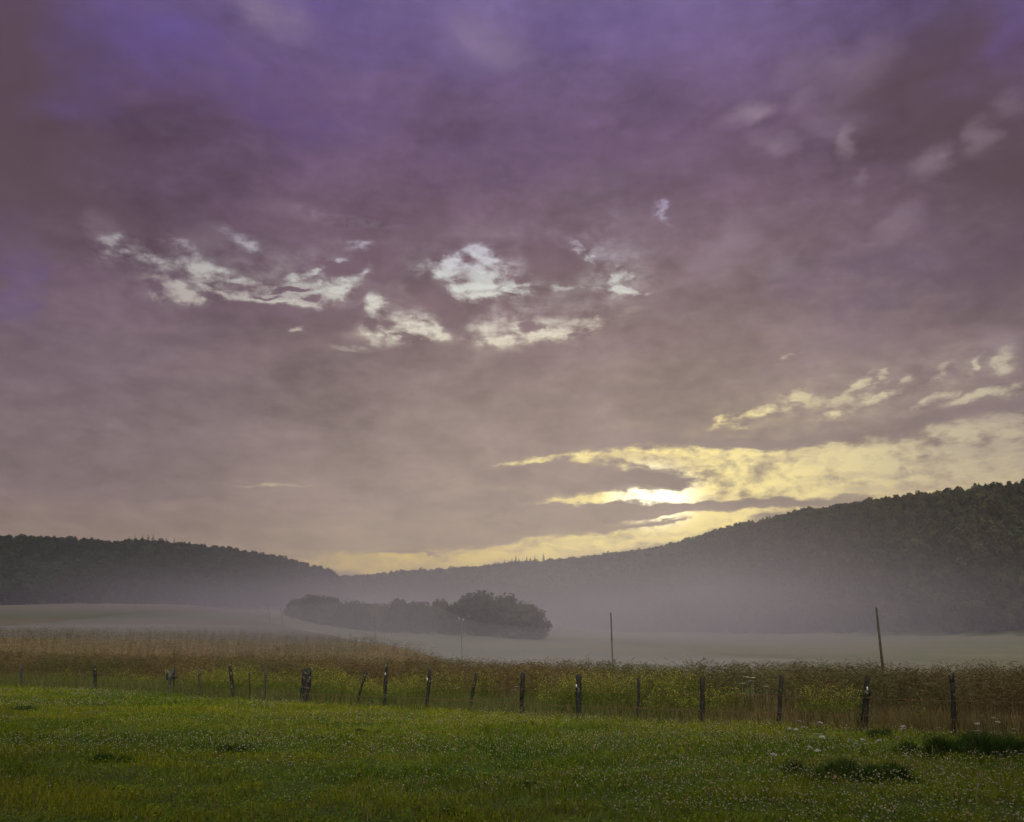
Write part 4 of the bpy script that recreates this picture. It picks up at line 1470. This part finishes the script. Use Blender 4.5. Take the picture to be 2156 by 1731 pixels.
m.node_tree.links.new(pv.outputs[0], out.inputs['Volume'])
m.cycles.volume_step_rate = 0.6
o = link("mist_bank", box_mesh("mist_bank", (-900, 28, -9), (1000, 1650, 112)), m)
tag(o, "pale mist lying in the valley around the tree clump", None, None, 'stuff')

# low mist hugging the ground of the near fields: a shallow sheet that thins to nothing at its edges
gy = np.geomspace(46, 165, 60)
gs = np.linspace(-0.62, 0.62, 90)
GY, GS = np.meshgrid(gy, gs, indexing='ij')
GX = GS * GY
GZ = ground(GX, GY)
bell = np.clip((GY - 46) / 45, 0, 1) * np.clip((165 - GY) / 60, 0, 1)
bell = bell * bell * (3 - 2 * bell)
side_ = np.clip((0.62 - np.abs(GS)) / 0.40, 0, 1)
side_ = side_ * side_ * (3 - 2 * side_)
TH = (0.15 + 0.85 * side_) * bell * (2.2 + 3.4 * fbm(GX * 0.03, GY * 0.03, 211, 3)) + 0.02
TH *= np.where(GS > 0.05, 1 - 0.45 * np.clip((GS - 0.05) / 0.3, 0, 1), 1)
topv = np.stack([GX, GY, GZ + TH], -1).reshape(-1, 3)
botv = np.stack([GX, GY, GZ - 1.0], -1).reshape(-1, 3)
na, nb_ = GX.shape
ii = np.arange(na * nb_).reshape(na, nb_)
top_f = np.stack([ii[:-1, :-1], ii[:-1, 1:], ii[1:, 1:], ii[1:, :-1]], -1).reshape(-1, 4)
bot_f = top_f[:, ::-1] + na * nb_
ring = np.concatenate([ii[0, :], ii[1:, -1], ii[-1, -2::-1], ii[-2:0:-1, 0]])
nx_ = np.roll(ring, -1)
sid_f = np.stack([ring, ring + na * nb_, nx_ + na * nb_, nx_], 1)
m, b, out = material("ground_mist_air")
pv = b.new('ShaderNodeVolumePrincipled')
pv.inputs['Color'].default_value = (0.58, 0.59, 0.68, 1)
pv.inputs['Density'].default_value = 0.0068
pv.inputs['Anisotropy'].default_value = 0.6
m.node_tree.links.new(pv.outputs[0], out.inputs['Volume'])
o = link("ground_mist", mesh_np("ground_mist", np.concatenate([topv, botv]), [np.concatenate([top_f, bot_f, sid_f])]), m)
tag(o, "shallow mist lying over the near fields", None, None, 'stuff')

# unseen trees added beside and behind the camera to shade the near meadow
Vs, Qs, Cs, n = [], [], [], 0
r_ = np.random.default_rng(77)
SHADE_TREES = [(-12.8, 6.5, 5.6, 16), (-18.5, 14, 6.0, 16), (13.0, 7, 5.8, 16), (18.4, 13, 6.2, 16), (24.5, 20, 6.5, 15), (-26.5, 27, 7, 15)]
SHADE_TREES += [(hx + r_.uniform(-1, 1), -4.8 + r_.uniform(-.6, .6), 4.6, r_.uniform(23, 26.5)) for hx in range(-34, 35, 6)]
SHADE_TREES += [(hx + r_.uniform(-1, 1), -12 + r_.uniform(-1, 1), 5.6, r_.uniform(25, 28)) for hx in range(-31, 35, 7)]
for hx, hy, hr, hh_ in SHADE_TREES:
    V, Q, sh = crown_template(int(r_.integers(9999)), 900, 12, 0.2)
    W_ = V / np.abs(V[:, :2]).max() * hr
    W_[:, 2] = (V[:, 2] - V[:, 2].min()) / (V[:, 2].max() - V[:, 2].min()) * (hh_ - 2.2) + 2.2
    W_ += np.array([hx, hy, float(ground(hx, hy))])
    Vs.append(W_); Qs.append(Q + n); n += len(V)
    Cs.append(sh[:, None] * np.array([[0.035, 0.05, 0.02]]))
    tv, tq, tt = tube([(hx, hy, -0.5), (hx + .1, hy, 3), (hx, hy + .1, hh_ * .7)], [.32, .25, .08], 8)
    Vs.append(tv); Qs.append(tq + n); n += len(tv)
    Cs.append(np.tile(np.array([[0.06, 0.05, 0.04]]), (len(tv), 1)))
o = link("shade_trees", mesh_np("shade_trees", np.concatenate(Vs), [np.concatenate(Qs)], np.concatenate(Cs)), M_LEAF)
tag(o, "row of unseen tall trees added to shade the near end of the meadow", None, None, 'stuff')
